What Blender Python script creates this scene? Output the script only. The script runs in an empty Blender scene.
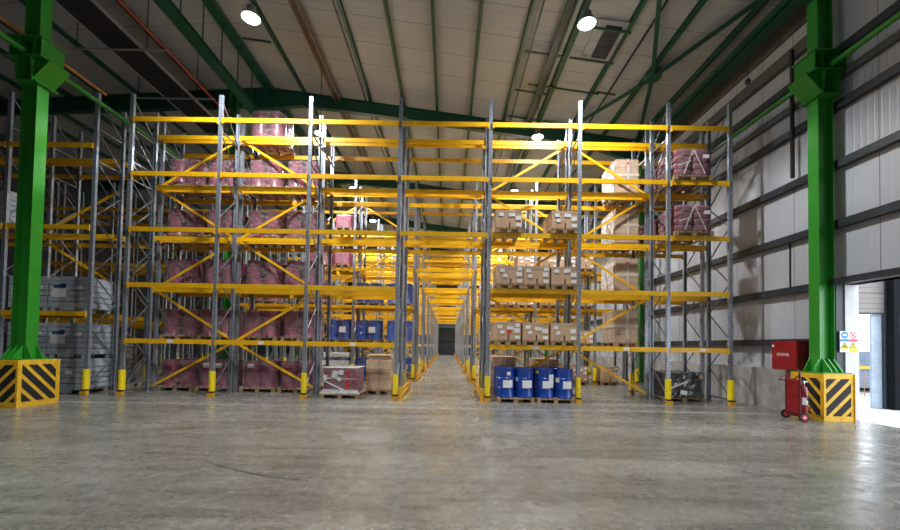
import bpy, math, random
from mathutils import Vector, Matrix, Euler
R = math.radians
rng = random.Random(7)
SC = bpy.context.scene
COL = SC.collection

# ------------------------------------------------------------------ camera
HC = 1.71
cd = bpy.data.cameras.new('camera')
cam = bpy.data.objects.new('camera', cd)
COL.objects.link(cam)
cd.sensor_width = 36.0
cd.lens = 16.0
cd.shift_x = (450 - 447.7) / 900
cd.shift_y = (334.2 - 265) / 900
cd.clip_start = 0.05
cd.clip_end = 400
cam.matrix_world = Matrix.Translation((0, 0, HC)) @ Matrix.Rotation(R(90 + 1.55), 4, 'X') @ Matrix.Rotation(R(0.98), 4, 'Z')
SC.camera = cam

# ------------------------------------------------------------------ world, exposure
SC.view_settings.view_transform = 'Standard'
SC.view_settings.look = 'None'
SC.view_settings.gamma = 1.0
SC.view_settings.use_curve_mapping = False
SC.view_settings.exposure = 0.0
w = bpy.data.worlds.new('sky')
SC.world = w
w.use_nodes = True
bg = w.node_tree.nodes['Background']
bg.inputs[0].default_value = (0.86, 0.93, 1.0, 1)
bg.inputs[1].default_value = 4.6
LAMP_SPOT = 2600.0      # downward cone of each high bay lamp
LAMP_SPILL = 62.0      # weak light it gives off in every direction
LAMP_Y = [-1.24] + [11.0 + 6.12 * i for i in range(10)]  # first entry: unseen lamps added to brighten the foreground floor
LAMP_ROWS = [(-5.68, 10.80), (3.76, 10.80)]

# ------------------------------------------------------------------ materials
def mat(name, col, rough=0.5, metal=0.0, vary=0.0, vscale=4.0, bump=0.0, bscale=60.0, col2=None, coat=0.0, spec=None):
    m = bpy.data.materials.new(name)
    m.use_nodes = True
    nt = m.node_tree
    b = nt.nodes['Principled BSDF']
    b.inputs['Base Color'].default_value = (*col, 1)
    b.inputs['Roughness'].default_value = rough
    b.inputs['Metallic'].default_value = metal
    if spec is not None:
        b.inputs['Specular IOR Level'].default_value = spec
    if coat:
        b.inputs['Coat Weight'].default_value = coat
        b.inputs['Coat Roughness'].default_value = 0.15
    tc = nt.nodes.new('ShaderNodeTexCoord')
    if vary or col2:
        n = nt.nodes.new('ShaderNodeTexNoise')
        n.inputs['Scale'].default_value = vscale
        n.inputs['Detail'].default_value = 5
        nt.links.new(tc.outputs['Object'], n.inputs['Vector'])
        r = nt.nodes.new('ShaderNodeValToRGB')
        c2 = col2 or tuple(min(1, c * (1 + vary)) for c in col)
        c1 = col if col2 else tuple(c * (1 - vary) for c in col)
        r.color_ramp.elements[0].position = 0.35
        r.color_ramp.elements[1].position = 0.65
        r.color_ramp.elements[0].color = (*c1, 1)
        r.color_ramp.elements[1].color = (*c2, 1)
        nt.links.new(n.outputs['Fac'], r.inputs['Fac'])
        nt.links.new(r.outputs['Color'], b.inputs['Base Color'])
    if bump:
        n2 = nt.nodes.new('ShaderNodeTexNoise')
        n2.inputs['Scale'].default_value = bscale
        n2.inputs['Detail'].default_value = 3
        nt.links.new(tc.outputs['Object'], n2.inputs['Vector'])
        bp = nt.nodes.new('ShaderNodeBump')
        bp.inputs['Strength'].default_value = bump
        bp.inputs['Distance'].default_value = 0.05
        nt.links.new(n2.outputs['Fac'], bp.inputs['Height'])
        nt.links.new(bp.outputs['Normal'], b.inputs['Normal'])
    return m

def film(name, tint=(0.85, 0.84, 0.86), lo=0.12, hi=0.55, scale=5.0):
    """stretch film: see-through with milky streaks and gloss"""
    m = bpy.data.materials.new(name)
    m.use_nodes = True
    nt = m.node_tree
    b = nt.nodes['Principled BSDF']
    b.inputs['Base Color'].default_value = (*tint, 1)
    b.inputs['Roughness'].default_value = 0.22
    tr = nt.nodes.new('ShaderNodeBsdfTransparent')
    mx = nt.nodes.new('ShaderNodeMixShader')
    tc = nt.nodes.new('ShaderNodeTexCoord')
    mp = nt.nodes.new('ShaderNodeMapping')
    mp.inputs['Scale'].default_value = (1.0, 1.0, 3.0)
    n = nt.nodes.new('ShaderNodeTexNoise')
    n.inputs['Scale'].default_value = scale
    n.inputs['Detail'].default_value = 6
    n.inputs['Distortion'].default_value = 1.5
    r = nt.nodes.new('ShaderNodeMapRange')
    r.inputs['From Min'].default_value = 0.42
    r.inputs['From Max'].default_value = 0.72
    r.inputs['To Min'].default_value = lo
    r.inputs['To Max'].default_value = hi
    bp = nt.nodes.new('ShaderNodeBump')
    bp.inputs['Strength'].default_value = 0.6
    bp.inputs['Distance'].default_value = 0.06
    L = nt.links.new
    L(tc.outputs['Object'], mp.inputs['Vector']); L(mp.outputs['Vector'], n.inputs['Vector'])
    L(n.outputs['Fac'], r.inputs['Value']); L(r.outputs['Result'], mx.inputs['Fac'])
    L(n.outputs['Fac'], bp.inputs['Height']); L(bp.outputs['Normal'], b.inputs['Normal'])
    L(tr.outputs[0], mx.inputs[1]); L(b.outputs[0], mx.inputs[2])
    L(mx.outputs[0], nt.nodes['Material Output'].inputs['Surface'])
    return m

def emit(name, col, s):
    m = bpy.data.materials.new(name)
    m.use_nodes = True
    b = m.node_tree.nodes['Principled BSDF']
    b.inputs['Base Color'].default_value = (*col, 1)
    b.inputs['Emission Color'].default_value = (*col, 1)
    b.inputs['Emission Strength'].default_value = s
    return m

def floor_material():
    m = bpy.data.materials.new('polished_concrete')
    m.use_nodes = True
    nt = m.node_tree; L = nt.links.new
    b = nt.nodes['Principled BSDF']
    tc = nt.nodes.new('ShaderNodeTexCoord')
    def noise(scale, detail, dist=0.0, sx=1, sy=1, rough=0.55):
        mp = nt.nodes.new('ShaderNodeMapping'); mp.inputs['Scale'].default_value = (sx, sy, 1)
        n = nt.nodes.new('ShaderNodeTexNoise'); n.inputs['Scale'].default_value = scale
        n.inputs['Detail'].default_value = detail; n.inputs['Distortion'].default_value = dist
        n.inputs['Roughness'].default_value = rough
        L(tc.outputs['Object'], mp.inputs['Vector']); L(mp.outputs['Vector'], n.inputs['Vector'])
        return n
    def ramp(src, p0, c0, p1, c1):
        r = nt.nodes.new('ShaderNodeValToRGB')
        r.color_ramp.elements[0].position = p0; r.color_ramp.elements[0].color = (*c0, 1)
        r.color_ramp.elements[1].position = p1; r.color_ramp.elements[1].color = (*c1, 1)
        L(src, r.inputs['Fac']); return r
    def mul(a, bb, f=1.0):
        x = nt.nodes.new('ShaderNodeMix'); x.data_type = 'RGBA'; x.blend_type = 'MULTIPLY'
        x.inputs[0].default_value = f; L(a, x.inputs[6]); L(bb, x.inputs[7]); return x.outputs[2]
    big = ramp(noise(0.35, 6, 0.6).outputs['Fac'], 0.3, (0.21, 0.203, 0.182), 0.7, (0.34, 0.332, 0.305))
    mid = ramp(noise(2.6, 10, 0.5, 0.5, 1.0, 0.75).outputs['Fac'], 0.3, (0.72, 0.72, 0.72), 0.68, (1.08, 1.08, 1.08))
    fine = ramp(noise(38, 8, 0.2, 0.45, 1.0, 0.8).outputs['Fac'], 0.34, (0.36, 0.36, 0.37), 0.64, (1.28, 1.28, 1.26))
    scuff = ramp(noise(1.3, 10, 0.8, 0.22, 1.5, 0.78).outputs['Fac'], 0.32, (0.55, 0.53, 0.51), 0.54, (1.08, 1.08, 1.08))
    grit = ramp(noise(9, 12, 0.3, 0.7, 1.0, 0.88).outputs['Fac'], 0.40, (0.66, 0.66, 0.66), 0.60, (1.18, 1.18, 1.17))
    c = mul(mul(mul(mul(grit.outputs['Color'], big.outputs['Color']), mid.outputs['Color']), fine.outputs['Color']), scuff.outputs['Color'])
    L(c, b.inputs['Base Color'])
    rr = nt.nodes.new('ShaderNodeMapRange')
    rr.inputs['From Min'].default_value = 0.3; rr.inputs['From Max'].default_value = 0.7
    rr.inputs['To Min'].default_value = 0.17; rr.inputs['To Max'].default_value = 0.36
    L(noise(3.0, 8, 1.0).outputs['Fac'], rr.inputs['Value']); L(rr.outputs['Result'], b.inputs['Roughness'])
    bp = nt.nodes.new('ShaderNodeBump'); bp.inputs['Strength'].default_value = 0.07; bp.inputs['Distance'].default_value = 0.015
    L(noise(14, 5, 0.3).outputs['Fac'], bp.inputs['Height']); L(bp.outputs['Normal'], b.inputs['Normal'])
    b.inputs['Specular IOR Level'].default_value = 0.6
    return m

def ribbed(name, col, axis, period, depth, rough=0.45, joint=None, joint_axis=None, vary=0.06):
    """sheet with fine ribs along one axis and dark joint lines"""
    m = bpy.data.materials.new(name)
    m.use_nodes = True
    nt = m.node_tree; L = nt.links.new
    b = nt.nodes['Principled BSDF']
    b.inputs['Roughness'].default_value = rough
    tc = nt.nodes.new('ShaderNodeTexCoord')
    sp = nt.nodes.new('ShaderNodeSeparateXYZ'); L(tc.outputs['Object'], sp.inputs[0])
    def math_(op, a, bb=None):
        n = nt.nodes.new('ShaderNodeMath'); n.operation = op
        if isinstance(a, (int, float)): n.inputs[0].default_value = a
        else: L(a, n.inputs[0])
        if bb is not None: n.inputs[1].default_value = bb
        return n.outputs[0]
    h = math_('SINE', math_('MULTIPLY', sp.outputs[axis], 2 * math.pi / period))
    h = math_('POWER', math_('MAXIMUM', h, 0.0), 3.0)
    bp = nt.nodes.new('ShaderNodeBump'); bp.inputs['Strength'].default_value = 0.5; bp.inputs['Distance'].default_value = depth
    L(h, bp.inputs['Height']); L(bp.outputs['Normal'], b.inputs['Normal'])
    n = nt.nodes.new('ShaderNodeTexNoise'); n.inputs['Scale'].default_value = 0.6; n.inputs['Detail'].default_value = 6
    L(tc.outputs['Object'], n.inputs['Vector'])
    r = nt.nodes.new('ShaderNodeValToRGB')
    r.color_ramp.elements[0].position = 0.3; r.color_ramp.elements[1].position = 0.7
    r.color_ramp.elements[0].color = (*[c * (1 - vary) for c in col], 1)
    r.color_ramp.elements[1].color = (*[c * (1 + vary) for c in col], 1)
    L(n.outputs['Fac'], r.inputs['Fac'])
    out = r.outputs['Color']
    if joint:
        j = math_('LESS_THAN', math_('FRACT', math_('DIVIDE', sp.outputs[joint_axis], joint)), 0.022 / joint)
        x = nt.nodes.new('ShaderNodeMix'); x.data_type = 'RGBA'
        L(j, x.inputs[0]); L(out, x.inputs[6]); x.inputs[7].default_value = (*[c * 0.4 for c in col], 1)
        out = x.outputs[2]
    L(out, b.inputs['Base Color'])
    return m

def punched(name, col):
    """galvanised rack steel with a row of dark slots"""
    m = mat(name, col, 0.36, 0.55, 0.18, 9.0)
    nt = m.node_tree; L = nt.links.new
    b = nt.nodes['Principled BSDF']
    src = b.inputs['Base Color'].links[0].from_socket
    tc = nt.nodes.new('ShaderNodeTexCoord'); sp = nt.nodes.new('ShaderNodeSeparateXYZ'); L(tc.outputs['Object'], sp.inputs[0])
    def M(op, a, v):
        n = nt.nodes.new('ShaderNodeMath'); n.operation = op; L(a, n.inputs[0]); n.inputs[1].default_value = v; return n.outputs[0]
    zz = M('LESS_THAN', M('FRACT', M('DIVIDE', sp.outputs[2], 0.1), 0), 0.4)
    n1 = nt.nodes.new('ShaderNodeMath'); n1.operation = 'ABSOLUTE'; L(sp.outputs[0], n1.inputs[0])
    xx = M('LESS_THAN', M('ABSOLUTE', M('SUBTRACT', n1.outputs[0], 0.026), 0), 0.008)
    a = nt.nodes.new('ShaderNodeMath'); a.operation = 'MULTIPLY'; L(zz, a.inputs[0]); L(xx, a.inputs[1])
    x = nt.nodes.new('ShaderNodeMix'); x.data_type = 'RGBA'
    L(a.outputs[0], x.inputs[0]); L(src, x.inputs[6]); x.inputs[7].default_value = (0.14, 0.15, 0.17, 1)
    L(x.outputs[2], b.inputs['Base Color'])
    return m

M = {}
M['floor'] = floor_material()
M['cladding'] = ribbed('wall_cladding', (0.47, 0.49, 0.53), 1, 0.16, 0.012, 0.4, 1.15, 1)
M['backclad'] = ribbed('back_cladding', (0.035, 0.037, 0.042), 0, 0.3, 0.02, 0.5)  # near-black puts deep shade into the wall colour and cuts bounced light
M['roof'] = ribbed('roof_sheet', (0.35, 0.385, 0.43), 1, 0.33, 0.012, 0.6, 1.32, 1, 0.08)
M['block'] = mat('cast_concrete', (0.36, 0.35, 0.33), 0.8, 0, 0.22, 2.2, 0.15, 25)
M['beam'] = mat('yellow_powder_coat', (0.90, 0.485, 0.007), 0.38, 0, 0.08, 2.5)
M['safety'] = mat('safety_yellow', (0.90, 0.68, 0.010), 0.4, 0, 0.06, 6)
M['guardpaint'] = mat('worn_yellow_paint', (0.80, 0.42, 0.015), 0.5, 0, 0, 14, col2=(0.62, 0.30, 0.02))
M['hazard'] = mat('chipped_yellow_paint', (0.83, 0.50, 0.02), 0.5, 0, 0, 9, 0.05, 40, col2=(0.66, 0.36, 0.02))
M['black'] = mat('black_paint', (0.010, 0.010, 0.012), 0.75, 0, 0.3, 8)
M['galv'] = punched('galvanised_upright', (0.36, 0.41, 0.48))
M['brace'] = mat('galvanised_brace', (0.22, 0.24, 0.27), 0.45, 0.6, 0.15, 7)
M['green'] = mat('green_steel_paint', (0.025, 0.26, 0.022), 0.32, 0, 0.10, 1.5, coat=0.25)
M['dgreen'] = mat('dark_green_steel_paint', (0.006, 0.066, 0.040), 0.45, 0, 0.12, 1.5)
M['girt'] = mat('dark_grey_rail', (0.035, 0.042, 0.050), 0.42, 0.2, 0.2, 3)
M['greybrown'] = mat('grey_brown_duct', (0.10, 0.095, 0.088), 0.6, 0, 0.2, 3)
M['conduit'] = mat('black_conduit', (0.012, 0.013, 0.015), 0.5)
M['tray'] = mat('brown_cable_tray', (0.20, 0.12, 0.075), 0.5, 0.2, 0.15, 3)
M['rust'] = mat('orange_brown_tube', (0.42, 0.20, 0.05), 0.5, 0, 0.15, 3)
M['redpipe'] = mat('red_pipe', (0.24, 0.03, 0.025), 0.4, 0, 0.1, 3)
M['ladder'] = mat('dark_duct_steel', (0.022, 0.026, 0.032), 0.5, 0.3, 0.2, 2)
M['zinc'] = mat('zinc_strip', (0.42, 0.44, 0.46), 0.4, 0.6, 0.1, 4)
M['wood'] = mat('pallet_wood', (0.36, 0.24, 0.13), 0.75, 0, 0.28, 7, 0.1, 40)
M['maroon'] = mat('maroon_drum_steel', (0.21, 0.020, 0.060), 0.35, 0, 0.12, 4, coat=0.3)
M['blue'] = mat('blue_drum_steel', (0.008, 0.055, 0.34), 0.28, 0, 0.12, 4, coat=0.4)
M['film'] = film('stretch_film', lo=0.05, hi=0.30)
M['filmclear'] = film('clear_film', lo=0.03, hi=0.28, scale=4)
M['filmblue'] = film('bluish_film', (0.75, 0.82, 0.95), 0.02, 0.22, 4)
M['filmwhite'] = film('milky_film', (0.86, 0.85, 0.83), 0.5, 0.95, 3)
M['kraft'] = mat('brown_cardboard', (0.58, 0.385, 0.235), 0.75, 0, 0.10, 3)
M['kraft2'] = mat('grey_brown_cardboard', (0.47, 0.34, 0.23), 0.75, 0, 0.14, 3)
M['tape'] = mat('pale_tape', (0.62, 0.55, 0.46), 0.3)
M['tapedark'] = mat('dark_strap', (0.05, 0.04, 0.035), 0.5)
M['paper'] = mat('white_paper', (0.82, 0.82, 0.82), 0.6)
M['print'] = mat('grey_print', (0.30, 0.30, 0.32), 0.7)
M['redpaper'] = mat('red_label', (0.65, 0.03, 0.03), 0.5)
M['yellowpaper'] = mat('yellow_label', (0.80, 0.55, 0.03), 0.5)
M['sack'] = mat('maroon_sack', (0.23, 0.075, 0.095), 0.5, 0, 0.22, 5, 0.3, 14)
M['darksack'] = mat('dark_brown_sack', (0.055, 0.036, 0.028), 0.5, 0, 0.25, 5, 0.3, 14)
M['shiny'] = mat('dark_shiny_film', (0.10, 0.105, 0.115), 0.16, 0.55, 0.4, 3, 0.7, 3.0)
M['ibc'] = mat('grey_tank_plastic', (0.20, 0.225, 0.25), 0.4, 0, 0.10, 3)
M['cage'] = mat('cage_steel', (0.44, 0.49, 0.545), 0.4, 0.1, 0.10, 4)
M['bluelabel'] = mat('blue_plate', (0.010, 0.05, 0.16), 0.4)
M['teal'] = mat('teal_plate', (0.015, 0.13, 0.14), 0.4)
M['red'] = mat('red_gloss_paint', (0.30, 0.008, 0.014), 0.35, 0, 0.10, 5, coat=0.4)
M['darkred'] = mat('dark_red_paint', (0.14, 0.006, 0.010), 0.4, 0, 0.15, 5)
M['rubber'] = mat('black_rubber', (0.015, 0.015, 0.015), 0.7)
M['steel'] = mat('bright_steel', (0.55, 0.55, 0.56), 0.3, 0.8)
M['signblue'] = mat('sign_blue', (0.01, 0.24, 0.68), 0.4)
M['signred'] = mat('sign_red', (0.72, 0.05, 0.10), 0.4)
M['signyellow'] = mat('sign_yellow', (0.90, 0.68, 0.03), 0.4)
M['jamb'] = mat('pale_grey_sheet', (0.55, 0.55, 0.58), 0.45, 0, 0.08, 3)
M['shutter'] = ribbed('shutter_slats', (0.20, 0.18, 0.17), 2, 0.16, 0.03, 0.5, 0.64, 2)
M['paleblue'] = mat('pale_blue_sheet', (0.42, 0.50, 0.60), 0.4, 0, 0.12, 5)
M['darkwall'] = mat('dark_dock_wall', (0.022, 0.017, 0.015), 0.8, 0, 0.2, 2)
M['yard'] = mat('yard_concrete', (0.5, 0.48, 0.45), 0.8, 0, 0.1, 1.5)
M['mesh_orange'] = mat('pale_red_fence', (0.62, 0.36, 0.28), 0.6)
M['lampglass'] = emit('lamp_lens', (1.0, 0.98, 0.93), 60.0)
M['lampbody'] = mat('lamp_housing', (0.30, 0.31, 0.32), 0.4, 0.5)
M['linepaint'] = mat('worn_white_line', (0.46, 0.45, 0.43), 0.5, 0, 0, 3, col2=(0.26, 0.25, 0.23))
M['yellowline'] = mat('worn_yellow_line', (0.62, 0.42, 0.06), 0.5, 0, 0, 9, col2=(0.38, 0.30, 0.14))
M['scuff'] = mat('dark_tyre_mark', (0.075, 0.070, 0.064), 0.45, 0, 0.3, 6)
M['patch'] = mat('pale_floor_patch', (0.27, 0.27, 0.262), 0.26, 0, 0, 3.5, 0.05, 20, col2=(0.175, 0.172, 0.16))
M['louvre'] = mat('dark_blue_louvre', (0.020, 0.030, 0.055), 0.5, 0, 0.2, 4)
M['pinkload'] = mat('pink_wrapped_goods', (0.36, 0.09, 0.15), 0.5, 0, 0.2, 5, 0.2, 10)

# ------------------------------------------------------------------ mesh building
class MB:
    def __init__(s): s.v = []; s.f = []; s.sm = []
    def add(s, vs, fs, smooth=False):
        o = len(s.v); s.v += [tuple(p) for p in vs]
        s.f += [tuple(i + o for i in f) for f in fs]; s.sm += [smooth] * len(fs)
        return s
    def box(s, x0, x1, y0, y1, z0, z1):
        v = [(x0, y0, z0), (x1, y0, z0), (x1, y1, z0), (x0, y1, z0), (x0, y0, z1), (x1, y0, z1), (x1, y1, z1), (x0, y1, z1)]
        return s.add(v, [(0, 3, 2, 1), (4, 5, 6, 7), (0, 1, 5, 4), (1, 2, 6, 5), (2, 3, 7, 6), (3, 0, 4, 7)])
    def cbox(s, c, d):
        return s.box(c[0] - d[0] / 2, c[0] + d[0] / 2, c[1] - d[1] / 2, c[1] + d[1] / 2, c[2] - d[2] / 2, c[2] + d[2] / 2)
    def rbox(s, x0, x1, y0, y1, z0, z1, b=0.02):
        """box with chamfered vertical and top/bottom edges"""
        pr = lambda i: [(x0 + i + b, y0 + i), (x1 - i - b, y0 + i), (x1 - i, y0 + i + b), (x1 - i, y1 - i - b), (x1 - i - b, y1 - i), (x0 + i + b, y1 - i), (x0 + i, y1 - i - b), (x0 + i, y0 + i + b)]
        rings = [(z0, b * .6), (z0 + b, 0), (z1 - b, 0), (z1, b * .6)]
        v = []
        for z, i in rings: v += [(x, y, z) for x, y in pr(i)]
        f = [tuple(range(7, -1, -1)), tuple(range(24, 32))]
        for k in range(3):
            for i in range(8):
                j = (i + 1) % 8
                f.append((k * 8 + i, k * 8 + j, k * 8 + 8 + j, k * 8 + 8 + i))
        return s.add(v, f)
    def bar(s, a, b, wd, h, up=(0, 0, 1)):
        a = Vector(a); b = Vector(b); d = (b - a).normalized(); u = Vector(up)
        if abs(d.dot(u)) > 0.99: u = Vector((1, 0, 0))
        x = d.cross(u).normalized(); u = x.cross(d).normalized()
        v = []
        for p in (a, b):
            for sx, sz in ((-1, -1), (1, -1), (1, 1), (-1, 1)): v.append(p + x * sx * wd / 2 + u * sz * h / 2)
        return s.add(v, [(3, 2, 1, 0), (4, 5, 6, 7), (0, 1, 5, 4), (1, 2, 6, 5), (2, 3, 7, 6), (3, 0, 4, 7)])
    def tube(s, pts, r, n=8):
        pts = [Vector(p) for p in pts]; v = []; f = []
        prev = None
        for i, p in enumerate(pts):
            d = (pts[min(i + 1, len(pts) - 1)] - pts[max(i - 1, 0)]).normalized()
            if prev is None:
                u = Vector((0, 0, 1)) if abs(d.z) < 0.9 else Vector((1, 0, 0))
                x = d.cross(u).normalized()
            else: x = (prev - d * prev.dot(d)).normalized()
            prev = x; y = d.cross(x)
            v += [p + x * r * math.cos(2 * math.pi * k / n) + y * r * math.sin(2 * math.pi * k / n) for k in range(n)]
        for i in range(len(pts) - 1):
            for k in range(n):
                j = (k + 1) % n
                f.append((i * n + k, i * n + j, i * n + n + j, i * n + n + k))
        f.append(tuple(range(n - 1, -1, -1))); m = (len(pts) - 1) * n; f.append(tuple(range(m, m + n)))
        return s.add(v, f, True)
    def lathe(s, prof, n=20, c=(0, 0, 0), axis='z'):
        v = []; f = []
        for r, z in prof:
            for k in range(n):
                a = 2 * math.pi * k / n
                p = (r * math.cos(a), r * math.sin(a), z)
                if axis == 'y': p = (p[0], p[2], p[1])
                if axis == 'x': p = (p[2], p[0], p[1])
                v.append((p[0] + c[0], p[1] + c[1], p[2] + c[2]))
        m = len(prof)
        for i in range(m - 1):
            for k in range(n):
                j = (k + 1) % n
                q = (i * n + k, i * n + j, i * n + n + j, i * n + n + k)
                f.append(q if axis != 'y' else q[::-1])
        f.append(tuple(range(n - 1, -1, -1))); f.append(tuple(range((m - 1) * n, m * n)))
        return s.add(v, f, True)
    def prism(s, poly, y0, y1, plane='xz'):
        """extrude a polygon given in plane along the third axis"""
        n = len(poly)
        def P(a, b, t): return {'xz': (a, t, b), 'yz': (t, a, b), 'xy': (a, b, t)}[plane]
        v = [P(a, b, y0) for a, b in poly] + [P(a, b, y1) for a, b in poly]
        f = [tuple(range(n)), tuple(range(2 * n - 1, n - 1, -1))]
        for i in range(n):
            j = (i + 1) % n; f.append((i, n + i, n + j, j))
        return s.add(v, f)
    def mesh(s, name, m, bevel=0):
        me = bpy.data.meshes.new(name)
        me.from_pydata(s.v, [], s.f)
        me.polygons.foreach_set('use_smooth', s.sm)
        if m: me.materials.append(m)
        import bmesh
        bm = bmesh.new(); bm.from_mesh(me)
        bmesh.ops.recalc_face_normals(bm, faces=bm.faces)
        if bevel: bmesh.ops.bevel(bm, geom=bm.edges[:], offset=bevel, segments=1, affect='EDGES', clamp_overlap=True)
        for e in bm.edges:
            if len(e.link_faces) == 2 and e.calc_face_angle(0) > R(38): e.smooth = False
        bm.to_mesh(me); bm.free(); me.update()
        return me

def put(name, me, parent=None, loc=(0, 0, 0), rot=None):
    o = bpy.data.objects.new(name, me); COL.objects.link(o)
    o.location = loc
    if rot: o.rotation_euler = rot
    if parent: o.parent = parent
    return o
def thing(name, label, cat, loc=(0, 0, 0), rotz=0, group=None):
    o = put(name, None, None, loc, (0, 0, rotz)); o.empty_display_size = 0.2
    return tag(o, label, cat, group)
def tag(o, label, cat, group=None):
    o['label'] = label; o['category'] = cat
    if group: o['group'] = group
    return o
def struct(name, mb, m, loc=(0, 0, 0)):
    o = put(name, mb.mesh(name, m), None, loc); o['kind'] = 'structure'; return o
CACHE = {}
def cached(key, fn):
    if key not in CACHE: CACHE[key] = fn()
    return CACHE[key]
def bx(*a): return MB().box(*a)
def clip(poly, nx, ny, c):
    out = []
    for i in range(len(poly)):
        p, q = poly[i], poly[(i + 1) % len(poly)]
        dp, dq = nx * p[0] + ny * p[1] - c, nx * q[0] + ny * q[1] - c
        if dp <= 0: out.append(p)
        if dp * dq < 0:
            t = dp / (dp - dq); out.append((p[0] + (q[0] - p[0]) * t, p[1] + (q[1] - p[1]) * t))
    return out

# ================================================================== THE SETTING
WX = 10.0          # inner face of the right wall
BACK = 68.5
LEFT = -26.0
FRONT = -12.0
RIDGE = -9.07
def zr(x): return 13.24 - 0.128 * x if x > RIDGE else 14.40 + 0.066 * (x - RIDGE)   # underside of purlins
struct('floor', bx(LEFT - .3, WX + 0.3, FRONT - .3, BACK + .3, -0.3, 0), M['floor'])
c = MB(); c.prism([(RIDGE, zr(RIDGE + .01) + .22), (WX + .3, zr(WX + .3) + .22), (WX + .3, zr(WX + .3) + .4), (RIDGE, zr(RIDGE + .01) + .4)], FRONT - .3, BACK + .3)
ce = struct('ceiling', c, M['roof'])
c = MB(); c.prism([(LEFT - .3, zr(LEFT - .3) + .22), (RIDGE, zr(RIDGE - .01) + .22), (RIDGE, zr(RIDGE) + .4), (LEFT - .3, zr(LEFT) + .4)], FRONT - .3, BACK + .3)
struct('ceiling_side', c, M['roof'])
DOOR0, DOOR1, LINTEL = 6.4, 10.08, 3.40
rw = MB()
rw.box(WX, WX + .3, DOOR1, BACK, 0, 12.3); rw.box(WX, WX + .3, DOOR0, DOOR1, LINTEL, 12.3); rw.box(WX, WX + .3, FRONT, DOOR0, 0, 12.3)
struct('wall_right', rw, M['cladding'])
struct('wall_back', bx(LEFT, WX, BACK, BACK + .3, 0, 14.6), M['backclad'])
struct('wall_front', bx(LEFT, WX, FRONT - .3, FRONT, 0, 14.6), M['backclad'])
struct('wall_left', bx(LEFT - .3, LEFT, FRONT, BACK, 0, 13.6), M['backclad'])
struct('baseboard_right', bx(9.70, WX, 10.84, BACK, 0, 1.18), M['block'])
d = struct('door_1', bx(-1.45, 1.35, BACK - .12, BACK, 0, 4.6), M['black'])
put('door_frame', MB().box(-1.65, -1.45, BACK - .2, BACK, 0, 4.8).box(1.35, 1.55, BACK - .2, BACK, 0, 4.8).box(-1.45, 1.35, BACK - .2, BACK, 4.6, 4.8).mesh('door_frame', M['dgreen']), d)
# doorway on the right: lintel, jamb lining
struct('trim_1', bx(9.72, WX + .3, DOOR0, DOOR1 + .12, LINTEL, LINTEL + .16), M['girt'])
struct('trim_2', bx(9.80, 10.0, DOOR1, DOOR1 + .12, 0, LINTEL), M['girt'])
struct('trim_3', bx(10.0, 10.34, DOOR1 - .03, DOOR1, 0, LINTEL), M['jamb'])

# ------------------------------------------------------------------ floor markings (paint lies on the floor)
def flat(x0, x1, y0, y1, z=0.003): return MB().box(x0, x1, y0, y1, 0, z)
o = put('floor_line', flat(-11.5, 9.2, 10.82, 10.90).mesh('floor_line', M['linepaint'])); tag(o, 'thin worn white line painted across the floor before the racks', 'floor line')
o = put('floor_line', flat(-13.5, 9.2, 11.86, 11.89, .002).mesh('floor_line', M['linepaint'])); tag(o, 'hairline pale joint line nearest the rack bollards', 'floor line')
m_ = MB(); m_.prism([(-10.2, 10.82), (-10.12, 10.82), (-9.2, 11.86), (-9.28, 11.86)], 0, .003, 'xy')
for x0, y0, x1, y1, i in [(-1.38, 12.35, -1.26, 15.0, 0), (-1.30, 18.6, -1.20, 20.9, 1), (-1.30, 24.6, -1.20, 27.0, 2)]:
    o = put('floor_line', flat(x0, x1, y0, y1).mesh('floor_line', M['yellowline']))
    tag(o, 'yellow floor stripe beside the ' + ['nearest', 'second', 'third'][i] + ' guard rail on the left of the aisle', 'floor line', 'yellow aisle stripes')
def mark(pts, wd, label, m, name='tyre_mark', cat='tyre mark'):
    b = MB(); n = len(pts); L_ = []; R_ = []
    for i, (x, y) in enumerate(pts):
        x0, y0 = pts[max(i - 1, 0)]; x1, y1 = pts[min(i + 1, n - 1)]
        dx, dy = x1 - x0, y1 - y0; l = math.hypot(dx, dy); hw = wd * (0.25 + 0.75 * math.sin(math.pi * (i + .5) / n)) / 2
        L_.append((x - dy / l * hw, y + dx / l * hw)); R_.append((x + dy / l * hw, y - dx / l * hw))
    b.prism(L_ + R_[::-1], 0.0005, .003, 'xy')
    tag(put(name, b.mesh(name, m)), label, cat)
mark([(-3.44, 5.74), (-3.2, 5.60), (-3.0, 5.49), (-2.77, 5.36), (-2.54, 5.26), (-2.35, 5.18), (-2.16, 5.12), (-1.98, 5.07), (-1.81, 5.05)], .05, 'dark curved tyre mark on the open floor left of the aisle', M['scuff'])

def patch(pts, label):  # thin ragged-edged polygon, paler than the floor around it
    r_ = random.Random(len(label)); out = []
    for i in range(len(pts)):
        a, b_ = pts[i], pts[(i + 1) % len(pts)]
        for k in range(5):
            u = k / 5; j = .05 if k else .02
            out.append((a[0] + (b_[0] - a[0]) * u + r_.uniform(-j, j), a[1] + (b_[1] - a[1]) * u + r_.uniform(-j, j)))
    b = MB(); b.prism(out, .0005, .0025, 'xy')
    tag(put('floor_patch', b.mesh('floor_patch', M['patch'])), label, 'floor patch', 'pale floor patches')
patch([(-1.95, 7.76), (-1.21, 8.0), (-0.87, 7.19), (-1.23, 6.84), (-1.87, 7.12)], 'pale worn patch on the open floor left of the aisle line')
patch([(0.66, 7.54), (1.28, 7.34), (1.25, 6.78), (0.62, 6.54)], 'pale worn patch on the open floor right of the aisle line')

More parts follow.
